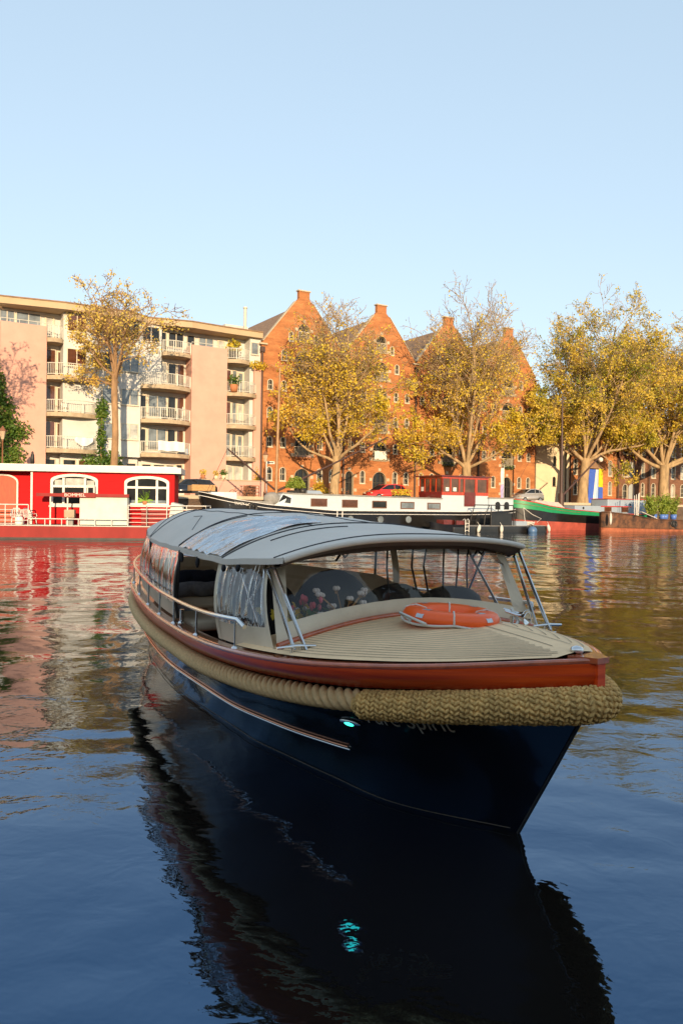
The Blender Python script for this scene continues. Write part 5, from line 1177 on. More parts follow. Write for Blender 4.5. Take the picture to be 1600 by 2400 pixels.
def hull_at(s, z, side=1, lift=0.0):
    u = s / 9.6
    for _ in range(30):
        v = 1 - z / (zf(u * 9.6) - WH); p = hull(u, v, side); u = min(1, max(0, u + (s - p.x) / 9.6))
    p = hull(u, v, side); p2 = hull(min(1, u + .01), v, side); p3 = hull(u, v + .02, side)
    n = (p2 - p).cross(p3 - p).normalized()
    if n.y * side < 0: n = -n
    return p + n * lift, n
slp = empty('canal_sloop', ST_, SROT)
tag(slp, 'dark navy canal tour boat with varnished wooden rail, thick rope fender and grey canvas roof', 'tour boat')
US = [(i / 90) ** 1.25 for i in range(91)]
M['navy'] = pm("navy_hull_paint", (.007, .010, .020), .16, coat=.6, var=.1, scale=1.0)
M['boat_wood'] = pm("mahogany_strake", (.80, .055, .008), .32, coat=.35, spec=.35, var=.3, scale=2.2, stretch=(.35, .35, 9), col2=(.90, .11, .012), detail=8)
M['cap_wood'] = pm("mahogany_cap", (.46, .10, .035), .2, coat=1.0, var=.25, scale=3, stretch=(.5, 4, 4))
M['fender_rope'] = pm("fender_rope", (.72, .50, .25), .95, var=.14, scale=40, bump=.5, bscale=160)
M['braid_rope'] = pm("braided_rope", (.68, .43, .15), .95, var=.28, scale=14, bump=.5, bscale=170)
M['chrome'] = pm("stainless_steel", (.68, .68, .67), .12, metal=1.0, var=.05)
M['copper'] = pm("copper_strip", (.62, .28, .17), .22, metal=.9, var=.1)
M['teak'] = pm("beige_deck_planking", (.86, .60, .34), .75, var=.07, scale=6, stretch=(1, 1, 1), bump=.12, bscale=60)
M['caulk'] = pm("deck_caulking", (.06, .045, .035), .8)
M['canvas'] = pm("grey_canvas", (.78, .71, .62), .62, var=.05, scale=1.6, bump=.35, bscale=5, spec=.6)
nt = M['canvas'].node_tree; pb = nt.nodes["Principled BSDF"]; tl_ = nd(nt, "ShaderNodeBsdfTranslucent"); tl_.inputs[0].default_value = (.75, .66, .52, 1)
mx_ = nd(nt, "ShaderNodeMixShader"); mx_.inputs[0].default_value = .15; nt.links.new(pb.outputs[0], mx_.inputs[1]); nt.links.new(tl_.outputs[0], mx_.inputs[2]); nt.links.new(mx_.outputs[0], nt.nodes["Material Output"].inputs[0])
M['canvas_light'] = pm("beige_canvas_skirt", (.66, .56, .41), .8, var=.08, scale=2, bump=.5, bscale=7)
M['canvas_dark'] = pm("brown_canvas_edge", (.13, .10, .085), .75, var=.12, bump=.3, bscale=20)
M['seam'] = pm("dark_seam", (.03, .03, .035), .7)
M['vinyl_side'] = vinyl_mat("clear_vinyl_side", .07, .4, 1.4, (9.0, 9.0, .15), (.86, .84, .83), .04)
M['vinyl_front'] = vinyl_mat("clear_windscreen", .03, .2, .7, (1.0, 1.0, .5), (.93, .92, .90), .004, 1.22)
M['vinyl_flap'] = None
M['upholstery'] = pm("cream_upholstery", (.70, .56, .38), .6, var=.08)
M['upholstery_dark'] = pm('boot_line_brown', (.14, .11, .08), .8)
M['dark_fabric'] = pm("black_fabric", (.012, .012, .014), .85, var=.4, scale=3)
M['navy_fabric'] = pm("navy_fabric", (.02, .025, .05), .9, var=.25, bump=.5, bscale=80)
M['grey_fabric'] = pm("grey_fabric", (.26, .26, .29), .95, var=.25, scale=12, bump=.7, bscale=60)
M['ring_orange'] = pm("lifebuoy_orange", (.98, .125, .015), .38, var=.05)
M['reflective'] = pm("reflective_tape", (.55, .58, .60), .3, metal=.5)
M['green_light'] = pm("green_lens", (.02, .5, .32), .2, emit=(.05, .95, .65), estr=1.1)
m = MB()
VS = [0, .04, .1, .2, .3, .4, .5, .6, .7, .8, .9, 1.0, 1.2, 1.4]
for side in (1, -1):
    m.grid([[tuple(hull(u, v, side)) for v in VS] for u in US], True, flip=(side > 0))
m.build('hull', 'navy', slp)
# boot line
m = MB(); m.tube([tuple(hull_at(s_, .03, 1, .001)[0]) for s_ in [.76 + i * .1 for i in range(84)]], .0035, 4); m.build('boot_line', 'upholstery_dark', slp)
# stem band
m = MB(); m.tube([(-.005, 0, 1.235), (.35, 0, .62), (.715, 0, .0), (.9, 0, -.3)], .014, 6); m.build('stem_band', 'dark_metal', slp)
# wooden strake and cap
SS = [LS * (i / 90) ** 1.3 for i in range(91)]
def stem_pt(s): return s
m = MB()
for side in (1, -1):
    m.grid([[(s_, side * bb(s_, side), zf(s_)), (s_ + .0, side * (bb(s_, side) * .97 + lo(s_, side) * .03) + side * .004, zf(s_) - .06),
             (min(s_, 9.6), side * (lo(s_, side) + (.03 if s_ > .05 else .005)), zf(s_) - WH), (min(s_, 9.6), side * max(0, lo(s_, side) - .02), zf(s_) - WH)] for s_ in SS], True, flip=(side > 0))
m.box(-.012, .05, -.035, .035, 1.40 - WH, 1.398)
m.build('wooden_strake', 'boat_wood', slp)
m = MB(); CW = .105
for side in (1, -1):
    def cap(s_): 
        b = bb(s_, side); i = max(0, b - CW * (1.0 if s_ > .5 else 1.15)); z = zf(s_)
        return [(s_, side * (b - .012), z - .02), (s_ - .0, side * (b + .010), z - .008), (s_, side * (b + .008), z + .012), (s_, side * (b - .01), z + .02), (s_ , side * i, z + .022), (s_, side * i, z - .03)]
    m.grid([cap(s_) for s_ in SS], True, flip=(side > 0))
m.slab([(-.02, -.06), (.15, -.12), (.15, .14), (-.02, .05)], 1.385, 1.423)
m.build('cap_rail', 'cap_wood', slp)
# foredeck
def camber(s): return .18 * min(1, (s / 1.1)) ** .8
def deckz(s, y):
    b = bb(s, 1 if y > 0 else -1); return zf(s) + .012 + camber(s) * (1 - min(1, abs(y) / max(.05, b)) ** 1.8)
WS = [(1.86, 1.44), (1.93, 1.15), (2.02, .8), (2.10, .4), (2.13, 0), (2.09, -.4), (2.0, -.75), (1.86, -1.05), (1.74, -1.2)]
wsx = smooth([(-y, x) for x, y in WS])
m = MB(); rows = []
SD = [.16 + i * (2.35 - .16) / 40 for i in range(41)]
for s_ in SD:
    a, b = bS(s_) - .095, bP(s_) - .095; n = 24
    rows.append([(s_, -b + (a + b) * j / n, deckz(s_, -b + (a + b) * j / n)) for j in range(n + 1)])
m.grid(rows, True, flip=False); dk = m.build('foredeck', 'teak', slp)
m = MB()
def ribbon(pts, w_):
    L_ = []
    for i, p in enumerate(pts):
        d = Vector(pts[min(i + 1, len(pts) - 1)]) - Vector(pts[max(0, i - 1)]); d.z = 0; q = Vector((-d.y, d.x, 0)).normalized() * w_ / 2
        a_ = Vector(p) + q; b_ = Vector(p) - q
        L_.append([(a_.x, a_.y, deckz(a_.x, a_.y) + .004), (b_.x, b_.y, deckz(b_.x, b_.y) + .004)])
    m.grid(L_, False)
kp = lambda s_: .0
for side in (1, -1):
    for j in range(0, 26):
        off = .165 + j * (.056 if side > 0 else .095); pts = []
        for i in range(90):
            s_ = .2 + i * .0215; y = bb(s_, side) - off
            if s_ < wsx(-side * y) and y > .15: pts.append((s_, side * y, 0))
        if len(pts) > 2: ribbon(pts, .0055)
    ribbon([(.33 + i * .06, side * .09, 0) for i in range(30)], .008)
m.build('caulking', 'caulk', dk)
# windscreen coaming (dark wood) and windscreen
WT = [(2.42, 1.22, 1.93), (2.30, .95, 2.00), (2.22, .6, 2.045), (2.18, .2, 2.065), (2.18, -.2, 2.075), (2.2, -.6, 2.07), (2.24, -.95, 2.045), (2.30, -1.25, 2.0)]
wtx = smooth([(-y, x) for x, y, z in WT]); wtz = smooth([(-y, z) for x, y, z in WT])
m = MB(); base = []
for i in range(33):
    y = 1.42 - i * (1.42 + 1.18) / 32; x = wsx(-y); base.append((x, y, deckz(x, y)))
m.tube([(x - .02, y, z + .012) for x, y, z in base], .024, 6); m.build('coaming', 'cap_wood', slp)
def wpt(u, v):
    """u 0..1 starboard to port, v 0 bottom 1 top"""
    y0 = 1.42 - u * 2.60; x0 = wsx(-y0); y1 = 1.22 - u * 2.47
    a = Vector((x0, y0, deckz(x0, y0) + .01)); b = Vector((wtx(-y1), y1, wtz(-y1)))
    return a.lerp(b, v)
vb = lambda u: .20
m = MB(); m.grid([[tuple(wpt(i / 40, v * .21) + Vector((.006 * math.sin(i * 1.9 + v * 3) - .012 * math.sin(v * 3.14), 0, 0))) for v in (0, .25, .5, .75, 1)] for i in range(41)], True); m.build('windscreen_skirt', 'canvas_light', slp)
m = MB(); m.grid([[tuple(wpt(i / 40, .21 + .67 * j / 8) + Vector((.008 * math.sin(i * .8 + j), 0, 0))) for j in range(9)] for i in range(1, 40)], True); m.build('windscreen', 'vinyl_front', slp)
m = MB(); m.grid([[tuple(wpt(i / 40, .88 + .12 * j / 3)) for j in range(4)] for i in range(41)], True); m.build('windscreen_top_band', 'canvas_dark', slp)
for us in ((0, .02, .045), (.955, .98, 1)):
    m = MB(); m.grid([[tuple(wpt(u, v)) for u in us] for v in [k / 10 for k in range(11)]]); m.build('windscreen_edge', 'canvas_light', slp)
# roof
rw = smooth([(2.05, 1.28), (2.4, 1.38), (2.8, 1.44), (3.4, 1.40), (4.7, 1.25), (5.8, 1.11), (6.6, .97), (7.15, .84), (7.5, .74)])
rwp = smooth([(2.05, 1.30), (2.4, 1.38), (2.8, 1.42), (3.4, 1.40), (4.7, 1.25), (5.8, 1.11), (6.6, .97), (7.15, .84), (7.5, .74)])
re = smooth([(2.05, 1.965), (2.5, 1.925), (3.0, 1.90), (5.8, 1.90), (6.8, 1.93), (7.5, 1.99)])
rc = smooth([(2.05, 2.125), (2.5, 2.17), (3.2, 2.22), (4.2, 2.27), (6.0, 2.30), (7.0, 2.28), (7.5, 2.20)])
def roof(s, x, lift=0.0):
    """x -1 port .. 1 starboard"""
    w_ = rw(s) if x > 0 else rwp(s); e, c = re(s), rc(s)
    if x < 0: e += .06 * max(0, 1 - (s - 2.05) / 1.5)
    z = e + (c - e) * (1 - abs(x) ** 2.6)
    if s < 2.6: pass
    return Vector((s - (.12 * (1 - x * x) * max(0, 1 - (s - 2.05) / .8)), x * w_, z + lift + .004 * math.sin(s * 9 + x * 4)))
NX = 40
def rx(j): t = -1 + 2 * j / NX; return math.copysign(abs(t) ** .9, t)
m = MB(); RS = [2.05 + (7.5 - 2.05) * i / 60 for i in range(61)]
m.grid([[tuple(roof(s_, rx(j))) for j in range(NX + 1)] for s_ in RS], True)
m.grid([[tuple(roof(s_, rx(j), -.025)) for j in range(NX + 1)] for s_ in RS], True, flip=True)
rear = [roof(7.5, rx(j)) for j in range(NX + 1)]
m.grid([[tuple(p) for p in rear], [tuple(Vector((p.x + .12, p.y * .97, p.z - .05))) for p in rear], [tuple(Vector((p.x + .22, p.y * .93, p.z - .16))) for p in rear]], True)
for sgn in (1, -1):
    m.grid([[tuple(roof(s_, sgn)), tuple(roof(s_, sgn) + Vector((0, sgn * .004, -.05)))] for s_ in RS], True)
rfo = m.build('canvas_roof', 'canvas', slp)
m = MB()
m.tube([tuple(roof(2.05, rx(j)) + Vector((-.01, 0, -.02))) for j in range(NX + 1)], .026, 8)
m.build('visor_edge', 'canvas', slp)
m = MB(); m.grid([[tuple(roof(2.06, rx(j)) + Vector((0, 0, -.03))) for j in range(NX + 1)], [tuple(roof(2.06, rx(j)) + Vector((.06, 0, -.085))) for j in range(NX + 1)], [tuple(roof(2.3, rx(j)) + Vector((0, 0, -.10))) for j in range(NX + 1)]], True)
m.build('visor_underside', 'canvas_dark', slp)
m = MB()
def seam(s0, x0, s1, x1, r=.007, n=30, bow=0.0): m.tube([tuple(roof(s0 + (s1 - s0) * i / n + bow * math.sin(math.pi * i / n), x0 + (x1 - x0) * i / n, .004)) for i in range(n + 1)], r, 5)
seam(2.16, -1, 2.16, 1, .005); seam(2.95, -1, 2.95, 1, .007); seam(2.72, .2, 2.72, .75, .005); seam(4.62, -1, 4.62, 1, .006); seam(4.66, .99, 4.5, .4, .006); seam(6.55, -1, 6.55, 1, .006)
seam(2.95, -.1, 7.4, -.1, .004, 40); seam(3.0, .35, 7.3, .35, .004, 40); seam(5.0, .8, 5.6, .55, .003); seam(5.6, .55, 5.9, .57, .003); seam(6.62, 1, 7.0, .2, .005, 20, .15)
m.build('seams', 'seam', rfo)
# rolled clear door flap lying over the roof
fm = bpy.data.materials.new("crinkled_clear_flap"); fm.use_nodes = True; nt = fm.node_tree; b_ = nt.nodes["Principled BSDF"]
b_.inputs["Base Color"].default_value = (.62, .64, .66, 1); b_.inputs["Metallic"].default_value = .75; b_.inputs["Roughness"].default_value = .12
tc = nd(nt, "ShaderNodeTexCoord"); mp = nd(nt, "ShaderNodeMapping"); mp.inputs["Scale"].default_value = (5.5, 1.1, 5); mp.inputs["Rotation"].default_value = (0, 0, .35)
n = nd(nt, "ShaderNodeTexNoise", Scale=2.2, Detail=4, Distortion=.5); bp = nd(nt, "ShaderNodeBump", Strength=.8, Distance=.05)
nt.links.new(tc.outputs["Object"], mp.inputs[0]); nt.links.new(mp.outputs[0], n.inputs["Vector"]); nt.links.new(n.outputs["Fac"], bp.inputs["Height"]); nt.links.new(bp.outputs[0], b_.inputs["Normal"])
M['vinyl_flap'] = fm
m = MB(); rows = []
for i in range(25):
    v = i / 24; x = 1.0 - .78 * v; s0 = 2.99 + .15 * v; s1 = 4.56 - .75 * v ** 1.4
    rows.append([tuple(roof(s0 + (s1 - s0) * j / 30, x, .015 + .012 * math.sin(j * 1.35 + v * 5) * math.sin(math.pi * j / 30) + .008 * math.sin(j * .6 + v * 11))) for j in range(31)])
m.grid(rows, True, flip=True); m.build('door_flap', 'vinyl_flap', slp)
# side canvas: clear sheet with beige skirt, both sides
def side_pt(s, v, side, wav=0.0):
    """v 0 at the wooden rail, 1 at the roof edge"""
    b = bb(s, side) - (.16 if side < 0 or s > 2.6 else .16 + .02 * (2.6 - s)); a = Vector((s - .0, side * b, zf(s) + .02)); st = s + (.50 - .5 * min(1, max(0, (s - 2.0) / 2.2))) 
    if s > 5.5: st = s - .11 * (s - 5.5) ** 1.15 - .0
    st = min(7.5, max(2.42, st)); top = roof(st, side); top.z -= .05; top.y -= side * .02
    if side > 0 and s < 3.2:
        f_ = lin([(1.86, 0), (2.15, .5), (2.5, .85), (3.0, 1)])(s); top = Vector((2.42, 1.23, 1.93)).lerp(roof(max(2.5, s + .25), 1) + Vector((0, -.03, -.04)), f_)
    p = a.lerp(top, v); p.y += side * (wav + .05 * math.sin(math.pi * v)); return p
def panel(s0, s1, side, nm, skirt=.24, n=96, mat='vinyl_side'):
    ph = s0 * 7
    m = MB(); m.grid([[tuple(side_pt(s0 + (s1 - s0) * i / n, v * skirt, side)) for v in (0, .5, 1)] for i in range(n + 1)], True); m.build(nm + '_skirt', 'canvas_light', slp)
    m = MB(); m.grid([[tuple(side_pt(s0 + (s1 - s0) * i / n, skirt + (1 - skirt) * j / 10, side, (1.0 if side > 0 else .12) * ((.009 * math.sin(i * .41 + ph) + .006 * math.sin(i * .97 + ph + j * .05) + .004 * math.sin(i * 1.7)) * math.sin(math.pi * j / 10) ** .5))) for j in range(11)] for i in range(n + 1)], True); m.build(nm, mat, slp)
    for s_ in (s0, s1):
        c = [side_pt(s_, v / 10, side) for v in range(11)]; m = MB()
        m.grid([[tuple(p + Vector((-.04, side * .006, 0))), tuple(p + Vector((.04, side * .006, 0)))] for p in c]); m.build(nm + '_border', 'canvas_light', slp)
panel(1.87, 2.85, 1, 'side_window')
panel(4.60, 8.2, 1, 'side_window', .22, 180)
panel(1.85, 4.2, -1, 'side_window', .2, 30, 'vinyl_front'); panel(4.25, 8.2, -1, 'side_window', .2, 40, 'vinyl_front')
m = MB()
st_pts = [side_pt(8.2, v / 6, 1) for v in range(7)]; pt_pts = [side_pt(8.2, v / 6, -1) for v in range(7)]
m.grid([[tuple(a.lerp(b, k / 8) + Vector((.35 * math.sin(math.pi * k / 8), 0, 0))) for k in range(9)] for a, b in zip(st_pts, pt_pts)], True); m.build('rear_window', 'vinyl_side', slp)
m = MB()   # dark border of the aft panel, hoops
m.tube([tuple(side_pt(4.6, v / 8, 1) + Vector((-.03, 0, 0))) for v in range(9)], .018, 6)
for s_ in (4.6, 6.6):
    m.tube([tuple(side_pt(s_, .1, -1))] + [tuple(roof(min(7.4, s_ - .05), rx(j), -.04)) for j in range(0, NX + 1, 2)] + [tuple(side_pt(s_, .1, 1))], .016, 6)
m.build('roof_hoop', 'dark_metal', slp)
for p, q in (((2.2, 1.35, 1.25), (2.95, 1.3, 1.9)), ((2.75, 1.4, 1.25), (2.35, 1.25, 1.9)), ((2.05, 1.42, 1.25), (2.4, 1.28, 1.9)), ((5.4, 1.12, 1.15), (5.6, 1.02, 1.9)), ((3.0, -1.3, 1.2), (2.5, -1.25, 2.0)), ((2.1, -1.15, 1.3), (2.9, -1.3, 1.98))):
    m = MB(); m.tube([p, q], .014, 6); m.build('canopy_pole', 'chrome', slp)
m = MB()
for y in (-1.12, -.95, -.75, -.52, -.35, -.05): 
    x = wtx(-y) + .25; m.tube([(x + .1, y, 2.02), (x + .12, y + .02 * math.sin(y * 9), 1.8), (x + .14 + .05 * math.sin(y * 5), y - .05, 1.5 + .05 * math.sin(y * 13))], .012, 4)
for (s_, y) in ((2.3, .62), (2.25, -.88)): 
    p = Vector((s_, y, 2.0)); m.tube([tuple(p), tuple(p + Vector((-.04, -.04, -.07))), tuple(p + Vector((-.03, -.09, -.02))), tuple(p + Vector((0, -.05, 0))), tuple(p + Vector((0, .03, -.1)))], .01, 4)
m.build('hanging_strap', 'dark_fabric', slp)
for s_, q in ((4.45, .06), (3.75, .06), (2.9, .035), (2.62, .035)):
    m = MB(); p = roof(s_, 1) + Vector((0, .0, -.06)); m.ball(tuple(p + Vector((0, 0, -q * .6))), (.032, .02, q), 8, 6, Matrix.Rotation(.5 * (s_ - 4), 3, 'Y')); m.build('rolled_strap', 'dark_fabric', slp)
# twin struts from the foredeck to the roof corners, cleats
for side, ft, tp in ((1, (1.56, 1.36, 0), (2.30, 1.27, 1.93)), (-1, (1.42, -.98, 0), (2.12, -1.30, 2.0))):
    z0 = zf(ft[0]) + .04; so_ = MB()
    so_.beam((ft[0] - .03, ft[1] - .02, z0), tp, .030, .014, up=(0, 1, 0)); so_.beam((ft[0] + .07, ft[1] + .03, z0), (tp[0] + .02, tp[1] + .02, tp[2] - .08), .030, .014, up=(0, 1, 0))
    so_.ball(tp, .025, 8, 6); so_.build('roof_strut', 'chrome', slp)
    c = MB(); cx, cy = ft[0] + .02, ft[1] + side * .04; zc = zf(ft[0]) + .075
    c.tube([(cx - .02, cy - .15, zc), (cx, cy, zc + .008), (cx + .02, cy + .15, zc)], [.011, .014, .011], 8)
    c.tube([(cx, cy - .04, zc - .06), (cx, cy - .03, zc)], .014, 8); c.tube([(cx, cy + .04, zc - .06), (cx, cy + .03, zc)], .014, 8)
    c.bbox(cx - .04, cx + .16, cy - .07, cy + .05, zc - .065, zc - .05, .006); c.build('deck_cleat', 'chrome', slp)
m = MB(); m.ball((.17, .03, 1.445), (.045, .045, .03), 16, 10); m.build('bow_stud', 'chrome', slp)
# rails
def rail(side, s0, s1, stan):
    def rp_(s): return Vector((s, side * (bb(s, side) - .045), zf(s) + .25 + .05 * min(1, max(0, (s - 3) / 4)) - (.05 if s < s0 + .04 else 0)))
    m = MB(); n = 60; m.tube([tuple(rp_(s0 + (s1 - s0) * i / n)) for i in range(n + 1)], .019, 10); ro = m.build('grab_rail', 'chrome', slp)
    for s_ in stan:
        p = rp_(s_); m = MB(); m.tube([(p.x, p.y, zf(s_) + .02), tuple(p)], .0105, 8); m.lathe([(.032, 0), (.03, .008), (.013, .018)], (p.x, p.y, zf(s_) + .02), 12); m.build('stanchion', 'chrome', ro)
rail(1, 2.08, 9.35, (2.24, 3.25, 4.2, 5.0, 5.9, 6.9, 8.1, 9.2)); rail(-1, 3.3, 9.35, (3.5, 4.6, 5.7, 6.9, 8.1)); rail(-1, 1.75, 2.6, (1.85, 2.5))
m = MB(); m.tube([(4.08, 1.40, zf(4.1) + .02), (4.08, 1.40, zf(4.1) + .17)], .022, 10); m.ball((4.06, 1.42, zf(4.1) + .03), .03, 8, 6); m.build('mooring_post', 'chrome', slp)
# half-round copper strip along the topsides
for off in (.012, -.012):
    m = MB(); zc = lambda s: (.52 - .055 * (s - 1.5) + .0062 * (s - 1.5) ** 2) + off
    m.tube([tuple(hull_at(s_, zc(s_), 1, .010)[0]) for s_ in [1.62 + i * .1 for i in range(75)]], .010, 6); m.build('rubbing_strip', 'copper' if off > 0 else 'chrome', slp)
# navigation light
p, n_ = hull_at(1.36, .80, 1, .01)
rot = n_.to_track_quat('Y', 'Z').to_matrix()
m = MB(); m.ball(tuple(p), (.095, .016, .032), 18, 10, rot); lo_ = m.build('navigation_light', 'chrome', slp)
m = MB(); m.ball(tuple(p + n_ * .008), (.048, .014, .021), 14, 8, rot); m.build('lens', 'green_light', lo_)
# boat name, its top hidden by the fender
vs, fs = text_mesh("Pure Spirit", .17, .25); W_ = max(v.x for v in vs)
m = MB(); m.add([tuple(hull_at(1.20 - v.x / W_ * .50, .835 + v.y, 1, .006)[0]) for v in vs], fs); m.build('name_lettering', 'white_paint', slp)
# twisted rope fender
m = MB(); pts = []
N = 1500; s0, s1 = .95, 9.45
for i in range(N + 1):
    s_ = s0 + (s1 - s0) * i / N; pts.append(Vector((s_, lowS(min(9.58, s_)) + .028, zf(s_) - WH - .092)))
rl = [0.0]
for a, b in zip(pts[:-1], pts[1:]): rl.append(rl[-1] + (b - a).length)
PIT = .215
m.tube([tuple(p) for p in pts], .077, 33, rfun=lambda i, a: .56 + .48 * abs(math.sin(1.5 * (a - 2 * math.pi * rl[i] / PIT))) ** .55)
m.build('rope_fender', 'fender_rope', slp)
# braided bow fender
path = []
for i in range(200):
    u = i / 199
    if u < .62:
        s_ = 1.04 * (1 - u / .62); path.append(Vector((s_, lowS(s_) + .045, 0)))
    else:
        s_ = 1.5 * ((u - .62) / .38); path.append(Vector((s_, -(lo(s_, -1) + .045), 0)))
# push the bow part forward and relax the polyline into a round nose
for _ in range(60):
    path = [path[0]] + [(path[i - 1] + path[i] * 2 + path[i + 1]) / 4 for i in range(1, len(path) - 1)] + [path[-1]]
out = []
for i, p in enumerate(path):
    d = path[min(i + 1, len(path) - 1)] - path[max(i - 1, 0)]; nrm = Vector((d.y, -d.x, 0)).normalized()
    if nrm.x > 0 and abs(p.y) < .3: nrm = -nrm
    out.append(p)
acc = [0.0]
for a, b in zip(out[:-1], out[1:]): acc.append(acc[-1] + (b - a).length)
TL = acc[-1]
def fpath(l):
    l = max(0, min(TL - 1e-6, l)); i = max(k for k in range(len(acc)) if acc[k] <= l); i = min(i, len(out) - 2)
    t = (l - acc[i]) / max(1e-9, acc[i + 1] - acc[i]); p = out[i].lerp(out[i + 1], t)
    j0, j1 = max(0, i - 4), min(len(out) - 1, i + 5); d = (out[j1] - out[j0]).normalized(); s_ = max(0, p.x)
    side = Vector((-d.y, d.x, 0)); 
    if side.dot(Vector((p.x - 1.6, p.y, 0))) < 0: side = -side
    nose = max(0, 1 - abs(p.y) / .5)
    p = p + side * (.02 + .03 * nose); p.z = zf(s_) - WH - .108
    return p, d, side
def frad(l):
    e = min(l, TL - l); r0 = .092 + .026 * min(1, l / (TL * .45))
    return r0 * (min(1, (e / .07)) ** .5 if e < .07 else 1)
m = MB(); core = []; cr_ = []
for i in range(121):
    l = TL * i / 120; p, d, s_ = fpath(l); core.append(tuple(p)); cr_.append(max(.02, frad(l) * .93))
m.tube(core, cr_, 20)
step_ = .030; cols = int(TL / step_)
for c in range(cols):
    l = (c + .5) * step_; p, d, sd = fpath(l); r_ = frad(l); up = Vector((0, 0, 1)); NR = 22 if r_ > .12 else 18
    for k in range(NR):
        a = 2 * math.pi * (k + .5 * (c % 2)) / NR + c * .09
        nn = sd * math.cos(a) + up * math.sin(a)
        if nn.dot(sd) < -.72: continue
        tg = (-sd * math.sin(a) + up * math.cos(a)); sgn = 1 if c % 2 else -1
        jt = math.sin(c * 12.9898 + k * 78.233) * .18; ax = (d * (.62 + jt) + tg * (.78 - jt) * sgn).normalized(); bx = nn.cross(ax).normalized()
        rm = Matrix((ax, bx, nn)).transposed()
        m.ball(tuple(p + nn * r_ * (.965 + .02 * math.sin(c * 3.7 + k * 5.1))), (.027 + .02 * jt, .0135 + .006 * jt, .013), 6, 4, rm)
m.build('braided_bow_fender', 'braid_rope', slp)
# cockpit interior
m = MB(); m.grid([[(s_, hull_at(s_, .5, -1)[0].y + .08, .5), (s_, hull_at(s_, .5, 1)[0].y - .08, .5)] for s_ in [1.9 + i * .2 for i in range(34)]], False); m.build('cabin_floor', 'cap_wood', slp)
m = MB()
for side in (1, -1):
    m.grid([[(s_, side * (bb(s_, side) - .105), zf(s_) + .01), (s_, side * (bb(s_, side) - .22), zf(s_) - .02), (s_, hull_at(s_, .5, side)[0].y - side * .07, .5)] for s_ in [1.9 + i * .12 for i in range(60)]], False)
m.build('inner_lining', 'cap_wood', slp)
bp_ = [(7.05, .80), (7.5, .62), (7.7, .25), (7.72, -.1), (7.55, -.42), (7.0, -.60), (6.2, -.78), (5.4, -.92), (4.6, -1.05), (3.6, -1.14), (2.75, -1.10)]
bpath = []
for i in range(len(bp_) - 1):
    for k in range(14): u = k / 14; bpath.append((bp_[i][0] * (1 - u) + bp_[i + 1][0] * u, bp_[i][1] * (1 - u) + bp_[i + 1][1] * u))
for _ in range(14): bpath = [bpath[0]] + [((bpath[i - 1][0] + bpath[i + 1][0]) / 2, (bpath[i - 1][1] + bpath[i + 1][1]) / 2) for i in range(1, len(bpath) - 1)] + [bpath[-1]]
bl2 = [0.0]
for a_, b_ in zip(bpath[:-1], bpath[1:]): bl2.append(bl2[-1] + math.hypot(b_[0] - a_[0], b_[1] - a_[1]))
def bin_(i, d):
    a_, b_ = bpath[max(0, i - 1)], bpath[min(len(bpath) - 1, i + 1)]; t_ = Vector((b_[0] - a_[0], b_[1] - a_[1])).normalized(); n_ = Vector((-t_.y, t_.x))
    if n_.dot(Vector((5.2 - bpath[i][0], 0.1 - bpath[i][1]))) < 0: n_ = -n_
    return bpath[i][0] + n_.x * d, bpath[i][1] + n_.y * d
m = MB(); m.grid([[(*bin_(i, .02), 1.0), (*bin_(i, .1), .97), (*bin_(i, .42), .95), (*bin_(i, .45), .52)] for i in range(len(bpath))], True); m.build('bench', 'upholstery', slp)
m = MB(); rows = []
for i in range(len(bpath)):
    row = []
    for j in range(28):
        v = j / 27; z = .96 + v * (.60 - .28 * max(0, (4.2 - bpath[i][0]) / 1.5)); l_ = bl2[i]; q = .022 * min(abs(math.sin((l_ / .22 + v * 3.2) * math.pi)), abs(math.sin((l_ / .22 - v * 3.2) * math.pi))) ** .6 if v < .72 else .03
        row.append((*bin_(i, .02 + q + .06 * (1 - v)), z))
    rows.append(row)
m.grid(rows, True); m.build('quilted_backrest', 'upholstery', slp)
m = MB(); m.grid([[(s_, bS(s_) - .28, .96), (s_, bS(s_) - .7, .96), (s_, bS(s_) - .72, .52)] for s_ in [4.6 + i * .2 for i in range(12)]], True); m.build('starboard_bench', 'grey_fabric', slp)
m = MB(); m.bbox(5.4, 6.2, .25, .75, 1.1, 1.14, .015); m.tube([(5.8, .5, .5), (5.8, .5, 1.1)], .04, 8); m.build('table', 'upholstery', slp)
for (x, y, zt) in ((3.25, .82, 1.66), (3.0, .20, 1.75), (2.85, -.45, 1.60)):
    m = MB(); m.bbox(x - .3, x + .32, y - .3, y + .3, .52, 1.1, .12); m.ball((x + .12, y, 1.2), (.24, .40 if y > .5 else .48, zt - 1.2), 18, 12); m.build('seat_cover', 'dark_fabric', slp)
m = MB(); m.bbox(2.3, 2.75, -1.05, .95, .9, 1.28, .08); m.build('dashboard', 'dark_fabric', slp)
m = MB(); m.ball((2.75, -1.0, 1.42), (.25, .35, .15), 14, 8); m.build('wheel_cover', 'dark_fabric', slp)
# horn
m = MB()
for k, (hx, hy) in enumerate(((1.14, -.42), (1.24, -.50))):
    zc = deckz(1.25, -.45) + .07; ax = Matrix.Rotation(R(-100), 3, 'Y') @ Matrix.Rotation(0, 3, 'X'); q = Matrix.Rotation(.25, 3, 'Z') @ ax
    m.lathe([(.012, -.16), (.014, -.04), (.022, .0), (.045, .035), (.058, .05), (.050, .048), (.02, .01), (.0, .0)], (hx, hy, zc), 16, q)
m.tube([(1.3, -.46, deckz(1.3, -.46)), (1.3, -.46, deckz(1.3, -.46) + .06)], .015, 8); m.build('twin_horn', 'chrome', slp)

